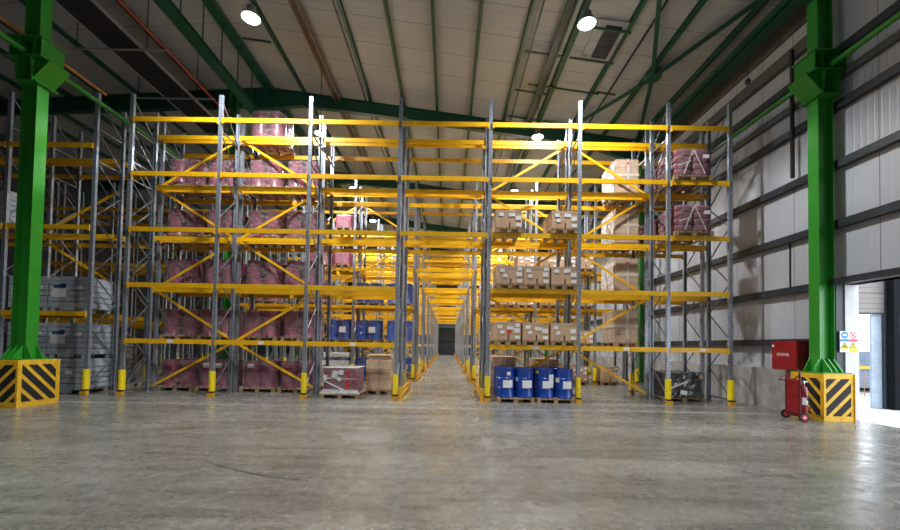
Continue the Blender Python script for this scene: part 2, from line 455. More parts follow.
# ================================================================== GREEN STEELWORK
CX = {'right': 9.60, 'left': -10.84}
def column(side, y, near, label):
    x = CX[side]; s = -1 if side == 'right' else 1         # s: towards the hall
    t = thing('steel_column', label, 'column', (x, y, 0), 0, 'green portal columns')
    zt = zr(x) - 0.02
    z0 = 1.16 if near else 0.0
    b = MB()
    for sx in (-1, 1): b.box(sx * .185 - .013, sx * .185 + .013, -.15, .15, z0 + .02, zt)
    b.box(-.172, .172, -.011, .011, z0 + .02, zt)
    put('column_shaft', b.mesh('column_shaft', M['green']), t)
    if not near: return t
    b = MB().box(-.36, .36, -.40, .40, z0, z0 + .03)
    put('base_plate', b.mesh('base_plate', M['green']), t)
    g = MB()
    for k in (-.13, .13):      # triangular stiffeners round the foot
        for sx in (-1, 1):
            g.prism([(sx * .198, z0 + .03), (sx * .35, z0 + .03), (sx * .35, z0 + .07), (sx * .22, z0 + .36), (sx * .198, z0 + .36)], k - .012, k + .012)
        for sy in (-1, 1):
            g.prism([(sy * .15, z0 + .03), (sy * .39, z0 + .03), (sy * .39, z0 + .07), (sy * .17, z0 + .36), (sy * .15, z0 + .36)], k - .012, k + .012, 'yz')
    for sy in (-1, 1):
        g.prism([(sy * .011, z0 + .03), (sy * .39, z0 + .03), (sy * .39, z0 + .07), (sy * .17, z0 + .36), (sy * .011, z0 + .36)], -.012, .012, 'yz')
    put('gusset', g.mesh('gusset', M['green']), t)
    # bracket where the crane girder seat and tie tubes meet the column
    zb = 8.22
    b = MB()
    for z in (zb + .62, zb + 1.12):
        b.box(-.45, .45, -.36, .36, z, z + .025)
    b.box(-.30, .30, -.30, .30, zb + .02, zb + .045)
    for xx in (-.40, -.2, .2, .40):
        b.box(xx - .01, xx + .01, -.30, .30, zb + .645, zb + 1.12)
    for xx in (-.2, .2):
        for sy in (-1, 1):
            b.prism([(sy * .15, zb + .05), (sy * .30, zb + .05), (sy * .36, zb + .62), (sy * .15, zb + .62)], xx - .01, xx + .01, 'yz')
    put('bracket', b.mesh('bracket', M['green']), t)
    b = MB()
    b.bar((s * .20, 0, zb + .10), (s * .62, 0, zb + .56), .56, .03, (0, 0, 1))
    for yy in (-.2, .2):
        b.prism([(s * .198, zb + .10), (s * .58, zb + .52), (s * .58, zb + .60), (s * .198, zb + .60)], yy - .01, yy + .01)
    put('sloping_seat', b.mesh('sloping_seat', M['green']), t)
    return t
FR = [10.25, 19.7, 29.2, 38.7, 48.2, 57.7]
names_ = ['nearest', 'second', 'third', 'fourth', 'fifth', 'sixth']
for i, y in enumerate(FR):
    for side in ('left', 'right'):
        if i == 0: lb = 'bright green steel column standing on the striped block on the %s side' % side
        else: lb = 'green steel column behind the racks on the %s, %s frame from the open floor' % (side, names_[i])
        column(side, y, i == 0, lb)
def striped_block(x0, x1, y0, y1, h, side, label):
    cx_, cy_ = (x0 + x1) / 2, (y0 + y1) / 2
    t = thing('column_guard', label, 'guard block', (cx_, cy_, 0), 0, 'striped blocks at the column feet')
    hx, hy = (x1 - x0) / 2, (y1 - y0) / 2
    cut = .0
    put('block_body', MB().box(-hx + .012, hx - .012, -hy + .012, hy - .012, 0, h - .012).mesh('block_body', M['block']), t)
    # steel casing plates with a frame border
    b = MB()
    for yy in (-hy, hy - .012): b.box(-hx, hx, yy, yy + .012, 0, h)
    for xx in (-hx, hx - .012): b.box(xx, xx + .012, -hy + .012, hy - .012, 0, h)
    b.box(-hx + .012, hx - .012, -hy + .012, hy - .012, h - .012, h - .001)
    for (sx, sy) in ((-1, -1), (1, -1), (-1, 1), (1, 1)):
        b.box(sx * hx - .006 if sx > 0 else -hx - .006, sx * hx + .006 if sx > 0 else -hx + .006, sy * hy - .03, sy * hy + .03, 0, h)
    put('steel_casing', b.mesh('steel_casing', M['hazard']), t)
    def stripes(wd, up):
        polys = []
        mg, step, bw = .075, .335, .155
        rect = [(-wd + mg, .13), (wd - mg, .13), (wd - mg, h - .12), (-wd + mg, h - .12)]
        k = 1 / math.sqrt(2); n = (-k, k) if up else (k, k)
        for i in range(-8, 12):
            c0 = i * step * .72 + .05; c1 = c0 + bw
            p = clip(clip(rect, n[0], n[1], c1), -n[0], -n[1], -c0)
            if len(p) > 2: polys.append(p)
        return polys
    sb = MB()
    for p in stripes(hx, True): sb.prism(p, -hy - .004, -hy - .0005)
    for p in stripes(hx, False): sb.prism(p, hy + .0005, hy + .004)
    up = side == 'right_facing'
    for p in stripes(hy, False if side == 'left' else True): sb.prism(p, hx + .0005, hx + .004, 'yz')
    for p in stripes(hy, True if side == 'right' else False): sb.prism(p, -hx - .004, -hx - .0005, 'yz')
    put('hazard_stripes', sb.mesh('hazard_stripes', M['black']), t)
striped_block(9.22, 9.98, 9.83, 10.72, 1.16, 'right', 'yellow and black striped block under the right green column')
striped_block(-11.24, -10.44, 9.78, 10.78, 1.16, 'left', 'yellow and black striped block under the left green column')
# tie tubes along the column lines
def tube_thing(name, pts, r, m, label, cat, group=None, n=10):
    o = put(name, MB().tube(pts, r, n).mesh(name, m)); return tag(o, label, cat, group)
for side in ('left', 'right'):
    x = CX[side]
    tube_thing('tie_tube', [(x, 10.59, 8.98), (x, 19.5, 8.98)], .075, M['green'], 'green tie tube running back from the %s column bracket' % side, 'tube', 'green tie tubes')
    tube_thing('tie_tube', [(x, 9.91, 8.98), (x, FRONT + .01, 8.98)], .075, M['green'], 'green tie tube running towards the viewer from the %s column bracket' % side, 'tube', 'green tie tubes')
# rafters
for i, y in enumerate(FR):
    b = MB()
    def seg(xa, xb, za, zb, da, db):
        b.prism([(xa, za), (xb, zb), (xb, zb - db), (xa, za - da)], y - .012, y + .012)
        b.prism([(xa, za), (xb, zb), (xb, zb - .03), (xa, za - .03)], y - .13, y + .13)
        b.prism([(xa, za - da), (xb, zb - db), (xb, zb - db + .03), (xa, za - da + .03)], y - .13, y + .13)
    e = RIDGE + .001
    seg(-3.5, 6.6, zr(-3.5), zr(6.6), .62, .62); seg(6.6, 9.42, zr(6.6), zr(9.42), .62, 1.15)
    seg(-7.4, -3.5, zr(-7.4), zr(-3.5), .68, .62)
    seg(e, -7.4, zr(e), zr(-7.4), 1.05, .68)
    seg(-10.6, e, zr(-10.6), zr(RIDGE), .9, 1.05); seg(LEFT, -10.6, zr(LEFT), zr(-10.6), .6, .9)
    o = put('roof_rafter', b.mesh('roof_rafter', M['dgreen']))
    tag(o, 'dark green roof rafter, %s frame from the open floor' % names_[i], 'roof beam', 'green roof rafters')
# purlins
px_ = [9.3 - 1.67 * k for k in range(12)]
for i, x in enumerate(px_):
    b = MB(); z = zr(x + .001)
    hw = .10 if abs(x - 4.3) < .2 else .055
    b.box(x - hw, x + hw, FRONT, BACK, z, z + .025); b.box(x - .012, x + .012, FRONT, BACK, z + .025, z + .2); b.box(x - hw, x + hw, FRONT, BACK, z + .195, z + .215)
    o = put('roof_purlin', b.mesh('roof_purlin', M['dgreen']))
    tag(o, 'green roof purlin over the lit hall, %s from the right wall' % ['nearest', 'second', 'third', 'fourth', 'fifth', 'sixth', 'seventh', 'eighth', 'ninth', 'tenth', 'eleventh', 'twelfth'][i], 'roof purlin', 'green roof purlins')
for i in range(8):
    x = RIDGE - 1.67 * (i + 1); z = zr(x)
    b = MB(); b.box(x - .055, x + .055, FRONT, BACK, z, z + .025); b.box(x - .012, x + .012, FRONT, BACK, z + .025, z + .21)
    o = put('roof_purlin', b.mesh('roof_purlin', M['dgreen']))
    tag(o, 'dark roof purlin over the unlit left bay, %s from the ridge' % ['first', 'second', 'third', 'fourth', 'fifth', 'sixth', 'seventh', 'eighth'][i], 'roof purlin', 'green roof purlins')
# eaves girder along the right columns and valley girder on the left
def girder(x, zt, zb, wd, label, cat='girder', solid=False):
    t = thing('lattice_girder', label, cat, (x, 10, zb), 0, 'longitudinal lattice girders')
    L0, L1 = FRONT - 10 + .02, BACK - 10.02
    put('top_chord', MB().box(-wd / 2, wd / 2, L0, L1, zt - zb - .16, zt - zb).mesh('top_chord', M['dgreen']), t)
    put('bottom_chord', MB().box(-wd / 2, wd / 2, L0, L1, 0, .03).box(-wd / 2, wd / 2, L0, L1, .17, .2).box(-.02, .02, L0, L1, .03, .17).mesh('bottom_chord', M['dgreen']), t)
    r_ = MB(); y = L0 + 1
    while y < L1:
        r_.box(-.018, .018, y - .018, y + .018, .2, zt - zb - .16); y += 1.2
    put('hanger_rods', r_.mesh('hanger_rods', M['dgreen']), t)
    if solid: put('infill_sheet', MB().box(-.012, .012, L0, L1, .2, zt - zb - .16).mesh('infill_sheet', M['dgreen']), t)
    return t
girder(9.25, zr(9.25) - .63, 11.05, .3, 'green lattice girder along the head of the right wall')
girder(-9.07, zr(-9.06) - .01, 12.2, .42, 'green girder along the ridge over the left racks')
o = put('service_duct', MB().box(9.82, 9.98, 10.5, BACK - .1, 10.15, 10.5).mesh('service_duct', M['greybrown'])); tag(o, 'grey brown duct along the top of the right wall', 'duct')
o = put('wall_shade_strip', MB().box(9.90, 9.99, FRONT, BACK, 11.0, 12.0).mesh('wall_shade_strip', M['greybrown'])); tag(o, 'brown strip with the wall shade in its colour, behind the right lattice girder', 'shade strip')  # stands for bare wall in shade; the shade is put into its colour
# roof bracing cross
t = thing('roof_bracing', 'green bracing cross with round node plate under the right roof', 'bracing', (7.75, 15.2, zr(7.75) - .02), 0)
put('node_plate', MB().lathe([(.30, -.10), (.34, -.06), (.34, 0)], 10).mesh('node_plate', M['dgreen']), t)
for (dx, dy) in ((-2.1, -4.7), (1.6, -4.7), (-2.1, 4.4), (1.5, 4.4)):
    a = Vector((dx, dy, -.128 * dx - .06)); u = a.normalized() * .2
    put('bracing_bar', MB().bar((u.x, u.y, -.06), a, .14, .08).mesh('bracing_bar', M['dgreen']), t)
# sag bars between purlins
for i, (xa, xb, y) in enumerate([(2.75, 4.2, 14.9), (2.75, 4.2, 17.2), (2.75, 4.2, 19.2), (4.45, 6.1, 13.4), (4.45, 6.1, 14.9), (3.2, 6.2, 16.6), (6.1, 6.9, 16.6), (4.45, 6.0, 19.2), (-8.8, -7.6, 16.4)]):
    o = put('sag_bar', MB().bar((xa, y, zr(xa) + (-.05 if i == 5 else .03)), (xb, y, zr(xb) + (-.05 if i == 5 else .03)), .07, .05).mesh('sag_bar', M['dgreen']))
    tag(o, 'short dark green bar across the roof purlins, %s' % ['left of the lamp row, nearest', 'left of the lamp row, middle', 'left of the lamp row, farthest', 'right of the near right lamp, nearest', 'right of the near lamp, behind the louvre', 'long one under the right lamp row', 'stub beside the bracing node', 'at the far rafter on the right', 'at the ridge girder'][i], 'bar', 'short roof bars')
# roof louvre
t = thing('roof_louvre', 'dark rectangular louvre in a pale frame beside the near right lamp', 'louvre', (5.5, 14.05, zr(5.5) + .1), 0)
t.rotation_euler = (0, math.atan(.128), 0)
put('frame', MB().box(-.62, .62, -.9, .9, .03, .08).mesh('frame', M['roof']), t)
b = MB(); b.box(-.27, .27, -.72, .72, -.06, .03)
for k in range(12): b.box(-.25, .25, -.70 + k * .12, -.64 + k * .12, -.075, -.06)
put('louvre_blades', b.mesh('louvre_blades', M['louvre']), t)
# conduits, trays, pipes under the roof
def run(x, z, wd, h, y0, y1, m, name, label, cat):
    o = put(name, MB().box(x - wd / 2, x + wd / 2, y0, y1, z, z + h).mesh(name, m)); tag(o, label, cat); return o
run(-4.25, zr(-4.25) - .05, .05, .05, FRONT, 40, M['conduit'], 'conduit', 'thin black conduit under the roof left of the aisle', 'conduit')
run(2.92, zr(2.92) - .05, .05, .05, FRONT, 40, M['conduit'], 'conduit', 'thin black conduit under the roof right of the aisle', 'conduit')
run(6.55, zr(6.55) - .05, .06, .05, FRONT, 40, M['conduit'], 'conduit', 'thin black conduit under the roof beside the bracing cross', 'conduit')
for x0, lb in ((-5.68, 'left'), (3.76, 'right')):
    t = thing('cable_tray', 'cable tray carrying the %s row of lamps under the roof' % lb, 'cable tray', (x0, 20, zr(x0) - .22), 0, 'lamp cable trays')
    for sx in (-1, 1):
        put('tray_rail', MB().box(sx * .13 - .03, sx * .13 + .03, FRONT - 19.9, 48, 0, .09).mesh('tray_rail', M['tray'] if x0 < 0 else M['dgreen']), t)
    put('tray_bed', MB().box(-.10, .10, FRONT - 19.9, 48, .06, .08).mesh('tray_bed', M['girt']), t)
tube_thing('orange_tube', [(-11.35, FRONT + .01, 9.72), (-11.35, 12.9, 9.72)], .05, M['rust'], 'orange brown tube running back to the top of the left rack', 'tube')
tube_thing('sprinkler_pipe', [(-10.55, FRONT + .01, 12.40), (-10.55, BACK, 12.40)], .055, M['redpipe'], 'dark red pipe under the left roof', 'pipe')
t = thing('cable_ladder', 'wide dark cable ladder with pale edges under the left roof', 'cable ladder', (-12.0, 20, 12.35))
put('ladder_bed', MB().box(-.58, .58, FRONT - 19.9, 48, .02, .05).mesh('ladder_bed', M['ladder']), t)
for sx in (-1, 1): put('side_rail', MB().box(sx * .6 - .025, sx * .6 + .025, FRONT - 19.9, 48, 0, .12).mesh('side_rail', M['zinc']), t)
for i, y in enumerate([11.4, 14.3, 17.2, 20.1]):
    t = thing('trapeze_hanger', 'pale hanger bar with drop rods below the cable ladder, %s from the viewer' % names_[i], 'hanger', (-12.1, y, 12.25), 0, 'trapeze hangers')
    put('hanger_bar', MB().box(-1.75, 1.75, -.03, .03, 0, .05).mesh('hanger_bar', M['zinc']), t)
    for xx in (-1.6, .95): put('drop_rod', MB().box(xx - .012, xx + .012, -.012, .012, .05, zr(-12.1 + xx) - 12.25 + .2).mesh('drop_rod', M['girt']), t)

# wall rails and fittings on the right wall
for i, z in enumerate([1.95, 3.45, 4.96, 6.50, 8.02, 9.42]):
    segs = [(10.84 if i == 0 else (10.22 if i == 1 else FRONT), BACK)]
    b = MB()
    for y0, y1 in segs:
        b.box(9.84, 9.86, y0, y1, z - .10, z + .10); b.box(9.86, WX, y0, y1, z + .075, z + .10); b.box(9.86, WX, y0, y1, z - .10, z - .075)
    o = put('wall_rail', b.mesh('wall_rail', M['girt']))
    tag(o, 'dark horizontal rail on the right wall, %s from the floor' % ['first', 'second', 'third', 'fourth', 'fifth', 'sixth'][i], 'wall rail', 'wall rails')
o = put('wall_pipe', MB().box(9.88, 9.99, FRONT, BACK, 8.68, 8.82).mesh('wall_pipe', M['greybrown'])); tag(o, 'grey brown strip on the right wall above the fifth rail', 'pipe')
o = put('wall_conduit', MB().box(9.76, 9.83, 11.28, 11.36, 6.66, 10.4).mesh('wall_conduit', M['conduit'])); tag(o, 'long black vertical conduit on the right wall left of the column', 'conduit')
o = put('wall_conduit', MB().box(9.97, 9.999, 11.62, 11.66, 3.56, 4.86).mesh('wall_conduit', M['conduit'])); tag(o, 'short thin vertical conduit on the wall above the red cabinet', 'conduit')
t = thing('pendant_sensor', 'small pendant sensor hanging by the head of the right wall', 'sensor', (9.33, 12.4, 10.15))
put('sensor_head', MB().lathe([(.03, .12), (.07, .09), (.09, .02), (.05, -.05)], 10).mesh('sensor_head', M['girt']), t)
put('drop_rod', MB().tube([(0, 0, .1), (0, 0, .90)], .01, 6).mesh('drop_rod', M['girt']), t)

# ================================================================== LAMPS
ORD = ['first', 'second', 'third', 'fourth', 'fifth', 'sixth', 'seventh', 'eighth', 'ninth', 'tenth', 'eleventh', 'twelfth', 'thirteenth', 'fourteenth', 'fifteenth', 'sixteenth', 'seventeenth', 'eighteenth']
def lamp(x, y, z, label):
    t = thing('high_bay_lamp', label, 'lamp', (x, y, z), 0, 'high bay lamps')
    put('housing', cached('lamp_h', lambda: MB().lathe([(.05, .34), (.12, .32), (.14, .16), (.22, .10), (.26, .0), (.24, -.01), (.20, .03)], 20).mesh('housing', M['lampbody'])), t)
    put('lens', cached('lamp_l', lambda: MB().lathe([(.19, .0), (.205, -.015), (.15, -.06), (.02, -.075)], 20).mesh('lens', M['lampglass'])), t)
    put('hanger', cached(('lamp_r', x), lambda: MB().tube([(0, 0, .33), (0, 0, zr(x) - .17 - z)], .015, 6).box(-.06, .06, -.06, .06, zr(x) - .175 - z, zr(x) - .1605 - z).mesh('hanger', M['girt'])), t)
    ld = cached('lamp_spot', lambda: bpy.data.lights.new('lamp_beam', 'SPOT'))
    ld.energy = LAMP_SPOT; ld.spot_size = R(141); ld.spot_blend = .45; ld.shadow_soft_size = .17; ld.color = (.97, .985, 1.0)
    put('lamp_beam', ld, t, (0, 0, -.12))
    l2 = cached('lamp_spill', lambda: bpy.data.lights.new('lamp_spill', 'POINT'))
    l2.energy = LAMP_SPILL; l2.shadow_soft_size = .17; l2.color = (.97, .985, 1.0)
    put('lamp_spill', l2, t, (0, 0, -.30))
for x, z in LAMP_ROWS:
    side = 'left' if x < 0 else 'right'
    for i, y in enumerate(LAMP_Y):
        if y > 10: lb = 'bright high bay lamp in the %s row, %s one from the open floor' % (side, ORD[i - 1])
        else: lb = 'added unseen lamp in line with the %s row, brightening the open floor' % side
        lamp(x, y, z, lb)

# ================================================================== PALLET RACKING
XS = [-9.98, -7.21, -4.39, -1.58, 1.24, 4.03, 6.80, 8.72]
XL = [-19.3, -16.55, -13.8, -11.08]
LV = [1.68, 3.41, 5.14, 6.88, 8.60]
LVL = [2.48, 5.17, 7.74]
TOP = 9.41
DEP = 1.10
PITCH = 6.12
def row_y(k): return 12.3 + PITCH * (k // 2) + (1.35 if k % 2 else 0)
UPR = MB()
for sgn in (1,):
    UPR.box(-.055, .055, 0, .012, 0, TOP)                       # face with the slots
    for sx in (-1, 1):
        UPR.box(sx * .055 - (.006 if sx > 0 else -.0) , sx * .055 + (.0 if sx > 0 else .006), .012, .085, 0, TOP)
        UPR.box(*((.03, .049) if sx > 0 else (-.049, -.03)), .079, .085, 0, TOP)
    UPR.box(-.08, .08, -.03, .12, 0, .012)
UPR_ME = UPR.mesh('upright', M['galv'])
def brace_mesh():
    b = MB(); y0, y1 = .06, DEP - .06
    z = .25; i = 0
    b.bar((0, y0, .18), (0, y1, .18), .035, .045)
    while z + .88 < 7.6:
        a, c_ = (y0, y1) if i % 2 == 0 else (y1, y0)
        b.bar((0, a, z), (0, c_, z + .88), .026, .034); z += .88; i += 1
    while z + 1.0 < TOP:
        b.bar((0, y0, z), (0, y1, z), .035, .045)
        b.bar((0, y1, z + .04), (0, y0, z + .96), .03, .04); z += 1.02
    return b.mesh('frame_bracing', M['brace'])
BR_ME = brace_mesh()
def beam_mesh(L_):
    b = MB(); h = L_ / 2
    b.box(-h + .05, h - .05, -.025, .025, -.07, .07)
    for sx in (-1, 1):
        b.box(sx * (h - .025) - .025, sx * (h - .025) + .025, -.03, .03, -.11, .068)
    return b.mesh('beam', M['beam'])
def protector_mesh():
    b = MB(); n = 10
    pts = [(.078 * math.cos(math.pi + math.pi * k / n), .075 * math.sin(math.pi + math.pi * k / n)) for k in range(n + 1)]
    pts = [(.078, .07)] + pts[::-1] + [(-.078, .07)]
    b.prism(pts, .17, .78, 'xy')
    return b.mesh('upright_protector', M['safety'])
def strap_mesh():
    return MB().box(-.082, .082, -.082, .02, .12, .165).mesh('strap', M['black'])
def foot_mesh():
    return MB().box(-.09, .09, -.085, .03, 0, .12).mesh('protector_foot', M['guardpaint'])
PR_ME, ST_ME, FT_ME = protector_mesh(), strap_mesh(), foot_mesh()
NROW = 18
def rack_row(k):
    y = row_y(k); front = (k % 2 == 0)
    t = thing('pallet_rack', 'yellow and grey pallet rack row, %s from the open floor' % ORD[k], 'pallet rack', (0, y, 0), 0, 'pallet rack rows')
    xs = list(XS)
    nl = 3 if k < 6 else (1 if k < 10 else 0)
    lefts = XL[-1 - nl:] if nl else []
    for x in lefts + xs:
        put('upright', UPR_ME, t, (x, 0, 0))
        put('upright', UPR_ME, t, (x, DEP, 0), (0, 0, math.pi))
        put('frame_bracing', BR_ME, t, (x, 0, 0))
        # the protectors stand on the uprights that face an aisle
        if k < 6:
            p = put('upright_protector', PR_ME, t, (x, -.002 if front else DEP + .002, 0), (0, 0, 0 if front else math.pi))
            put('strap', ST_ME, p); put('protector_foot', FT_ME, p)
    def beams(xa, xb, levels):
        L_ = round(xb - xa - .112, 3); me = cached(('beam', L_), lambda: beam_mesh(L_))
        for i, z in enumerate(levels):
            for yy in (-.002, DEP + .002):
                o = put('beam', me, t, ((xa + xb) / 2, yy, z))
                if k == 0 and yy < 0 and i == 0 and len(levels) == 5:
                    put('location_label', cached('loclab', lambda: MB().box(-.09, .09, -.003, 0, -.045, .045).mesh('location_label', M['paper'])), o, (.08, -.0255, 0))
    for a, b in zip(lefts, lefts[1:]): beams(a, b, LVL)
    for i in range(7):
        beams(xs[i], xs[i + 1], LV[2:] if i == 3 else LV)
    if front:      # spine braces in the gap between the back to back rows
        yy = DEP + .125
        Z = [.12] + LV
        def zig(xa, xb, start, m_=False):
            for j in range(5):
                xo, xi = (xa, xb)
                p = (xo if j % 2 == 0 else xi, yy, Z[j] + .05); q = (xi if j % 2 == 0 else xo, yy, Z[j + 1] - .02)
                put('spine_brace', MB().bar(p, q, .075, .03, (0, 1, 0)).mesh('spine_brace', M['beam']), t)
        pairs = [(-9.98, -7.21, -4.39), (1.24, 4.03, 6.80)] if k == 0 else [(-7.21, -4.39, -1.58), (1.24, 4.03, 6.80)]
        if k < 10:
            for a, c_, b in pairs:
                zig(a + .06, c_ - .06, 0); zig(b - .06, c_ + .06, 0)
        if k == 0:
            put('spine_brace', MB().bar((-13.7, yy, 5.35), (-11.14, yy, 6.85), .075, .03, (0, 1, 0)).mesh('spine_brace', M['beam']), t)
            put('spine_brace', MB().bar((-13.7, yy, 4.95), (-11.14, yy, 3.45), .075, .03, (0, 1, 0)).mesh('spine_brace', M['beam']), t)
    return t
for k in range(NROW): rack_row(k)
# floor guard rails at the aisle ends
def aisle_guard(k, side):
    y = row_y(2 * k); x = (-1.58 + .17) if side == 'left' else (1.24 - .17)
    t = thing('aisle_guard_rail', 'low yellow guard rail on the %s of the aisle at the %s pair of racks' % (side, ORD[k]), 'guard rail', (x, y - .12, 0), 0, 'aisle guard rails')
    L_ = 2.75
    for z in (.13, .30):
        put('rail', cached(('gr', z), lambda: MB().box(-.025, .025, .08, L_ - .08, z - .045, z + .045).mesh('rail', M['guardpaint'])), t)
    put('end_post', cached('gp', lambda: MB().box(-.05, .05, 0, .08, .012, .40).box(-.07, .07, -.03, .12, 0, .012).mesh('end_post', M['guardpaint'])), t)
    put('end_post', cached('gp', None), t, (0, L_ - .08, 0))
for k in range(9):
    for s in ('left', 'right'): aisle_guard(k, s)

# ================================================================== LOADS
LEVN = ['floor level', 'first beam level', 'second beam level', 'third beam level', 'fourth beam level', 'top beam level']
BT = [0.0] + [z + .071 for z in LV]        # standing height of each level
BTL = [0.0] + [z + .071 for z in LVL]
def pallet_mesh(wd, dp):
    b = MB(); n = 5 if wd < 1 else 7; h = .144
    for i in range(n):
        xw = .10; x = -wd / 2 + i * (wd - xw) / (n - 1)
        b.box(x, x + xw, -dp / 2, dp / 2, h - .022, h)
    for yy in (-dp / 2, -.07, dp / 2 - .14):
        b.box(-wd / 2, wd / 2, yy, yy + .14, h - .044, h - .022)
        for xx in (-wd / 2, -.06, wd / 2 - .12): b.box(xx, xx + .12, yy + .005, yy + .135, .02, h - .044)
    for xx in (-wd / 2, -.06, wd / 2 - .12): b.box(xx, xx + .12, -dp / 2, dp / 2, 0, .02)
    return b.mesh('wooden_pallet', M['wood'])
def pallet(x, y, z, wd, dp, label):
    o = put('wooden_pallet', cached(('pal', wd, dp), lambda: pallet_mesh(wd, dp)), None, (x, y, z))
    tag(o, 'pallet under ' + label.replace('the ', '', 1), 'pallet', 'wooden pallets'); return .144
def drum_shell(m, r=.288, h=.89):
    return MB().lathe([(r - .03, .012), (r - .012, 0), (r, .01), (r, .02), (r - .006, .03), (r - .006, h * .32), (r + .006, h * .335), (r - .006, h * .35),
                       (r - .006, h * .65), (r + .006, h * .665), (r - .006, h * .68), (r - .006, h - .03), (r, h - .02), (r, h - .005), (r - .012, h), (r - .02, h - .02)], 22).mesh('drum_shell', m)
def curved_label(r, a0, a1, z0, z1):
    v = []; f = []; n = 5
    for i in range(n + 1):
        a = a0 + (a1 - a0) * i / n
        v += [(r * math.sin(a), -r * math.cos(a), z0), (r * math.sin(a), -r * math.cos(a), z1)]
    for i in range(n): f.append((2 * i, 2 * i + 2, 2 * i + 3, 2 * i + 1))
    return MB().add(v, f, True)
def wrap_mesh(wd, dp, h, m, sag=.012, seed=1, flare=0.0):
    """loose film round a load: rounded outline with small irregular folds"""
    r_ = random.Random(seed); b = MB(); n = 32; rings = 7
    v = []; f = []
    for j in range(rings + 1):
        z = h * j / rings
        for k in range(n):
            a = 2 * math.pi * (k + .5) / n
            ca, sa = math.cos(a), math.sin(a)
            q = (abs(ca) ** 5 + abs(sa) ** 5) ** (-1 / 5)
            s_ = 1 + r_.uniform(-sag, sag) - (.012 if 0 < j < rings else 0)
            fl = flare * (1 - j / 1.5) if j < 1.5 else 0
            v.append((ca * q * (wd / 2 + fl) * s_, sa * q * (dp / 2 + fl) * s_, z))
    for j in range(rings):
        for k in range(n):
            l = (k + 1) % n
            f.append((j * n + k, j * n + l, j * n + n + l, j * n + n + k))
    f.append(tuple(range(rings * n, rings * n + n)))
    b.add(v, f, True)
    return b.mesh('stretch_wrap', m)
def rect_label(wd, h, m=None): return MB().box(-wd / 2, wd / 2, -.004, 0, -h / 2, h / 2).mesh('paper_label', m or M['paper'])

def maroon_load(x, y, z, where, lab=None, white=0):
    """four maroon drums held together by film, on a pallet"""
    lb = 'maroon drums in film, ' + where
    p = pallet(x, y, z, 1.2, 1.2, 'the ' + lb)
    t = thing('wrapped_drum_load', lb, 'drums', (x, y, z + p), 0, 'maroon drum loads')
    me = cached('mdrum', lambda: drum_shell(M['maroon'], .283))
    for sx in (-1, 1):
        for sy in (-1, 1): put('drum', me, t, (sx * .288, sy * .288, 0))
    sd = rng.randint(0, 5)
    put('stretch_wrap', cached(('mw', sd), lambda: wrap_mesh(1.21, 1.21, .90, M['film'], .012, sd)), t)
    for i in range(lab or 0):
        put('paper_label', cached('plab', lambda: rect_label(.22, .15)), t, (-.22 + .42 * i, -.612, .74))
ordn = ['leftmost', 'second from the left', 'third from the left', 'fourth from the left']
cols = [-9.24, -7.89, -6.45, -5.10]
Y1 = row_y(1) + .60
for lv in range(5):
    for i, x in enumerate(cols):
        if lv == 0: x = [-9.26, -7.98, -6.46, -5.16][i]
        if lv == 1 and i == 1: x = -7.96
        maroon_load(x, Y1, BT[lv], '%s, second row, %s' % (LEVN[lv], ordn[i]), {(0, 1): 2, (0, 2): 1}.get((lv, i)))
maroon_load(-6.42, Y1, BT[5], 'alone on the top beam level at the left')

def blue_drum(x, y, z, label, labs, rot=0):
    t = thing('steel_drum', label, 'drum', (x, y, z), rot, 'blue drums')
    put('drum_shell', cached('bdrum', lambda: drum_shell(M['blue'], .288)), t)
    put('bung', cached('bung', lambda: MB().lathe([(.035, .865), (.035, .885), (.02, .89)], 8, (.17, 0, 0)).mesh('bung', M['steel'])), t)
    for (a0, a1, z0, z1, m) in labs:
        put('paper_label', curved_label(.2905, a0, a1, z0, z1).mesh('paper_label', m), t)
    return t
P_ = M['paper']
Yd = 12.16 + .60
for j, xc in enumerate((2.10, 3.32)):
    pallet(xc, Yd, 0, 1.14, 1.2, 'the %s two blue drums beside the aisle' % ['left', 'right'][j])
L4 = [[(-.35, .75, .30, .53, P_), (.05, .45, .68, .78, P_)], [(-.35, .75, .30, .53, P_), (-1.25, -.85, .50, .62, P_)],
      [(.25, 1.0, .32, .72, P_), (-.4, .4, .30, .52, P_), (-1.3, -.9, .74, .84, M['yellowpaper'])], [(-.3, .7, .29, .52, P_), (-1.2, -.7, .48, .62, P_)]]
for j, x in enumerate((1.805, 2.395, 3.025, 3.615)):
    blue_drum(x, Yd - .30, .144, '%s of the four blue drums on the floor beside the aisle' % ['first from the left', 'second from the left', 'third from the left', 'fourth from the left'][j], L4[j])
    blue_drum(x, Yd + .30, .144, 'blue drum directly behind the %s front blue drum beside the aisle' % ['first', 'second', 'third', 'fourth'][j], [])

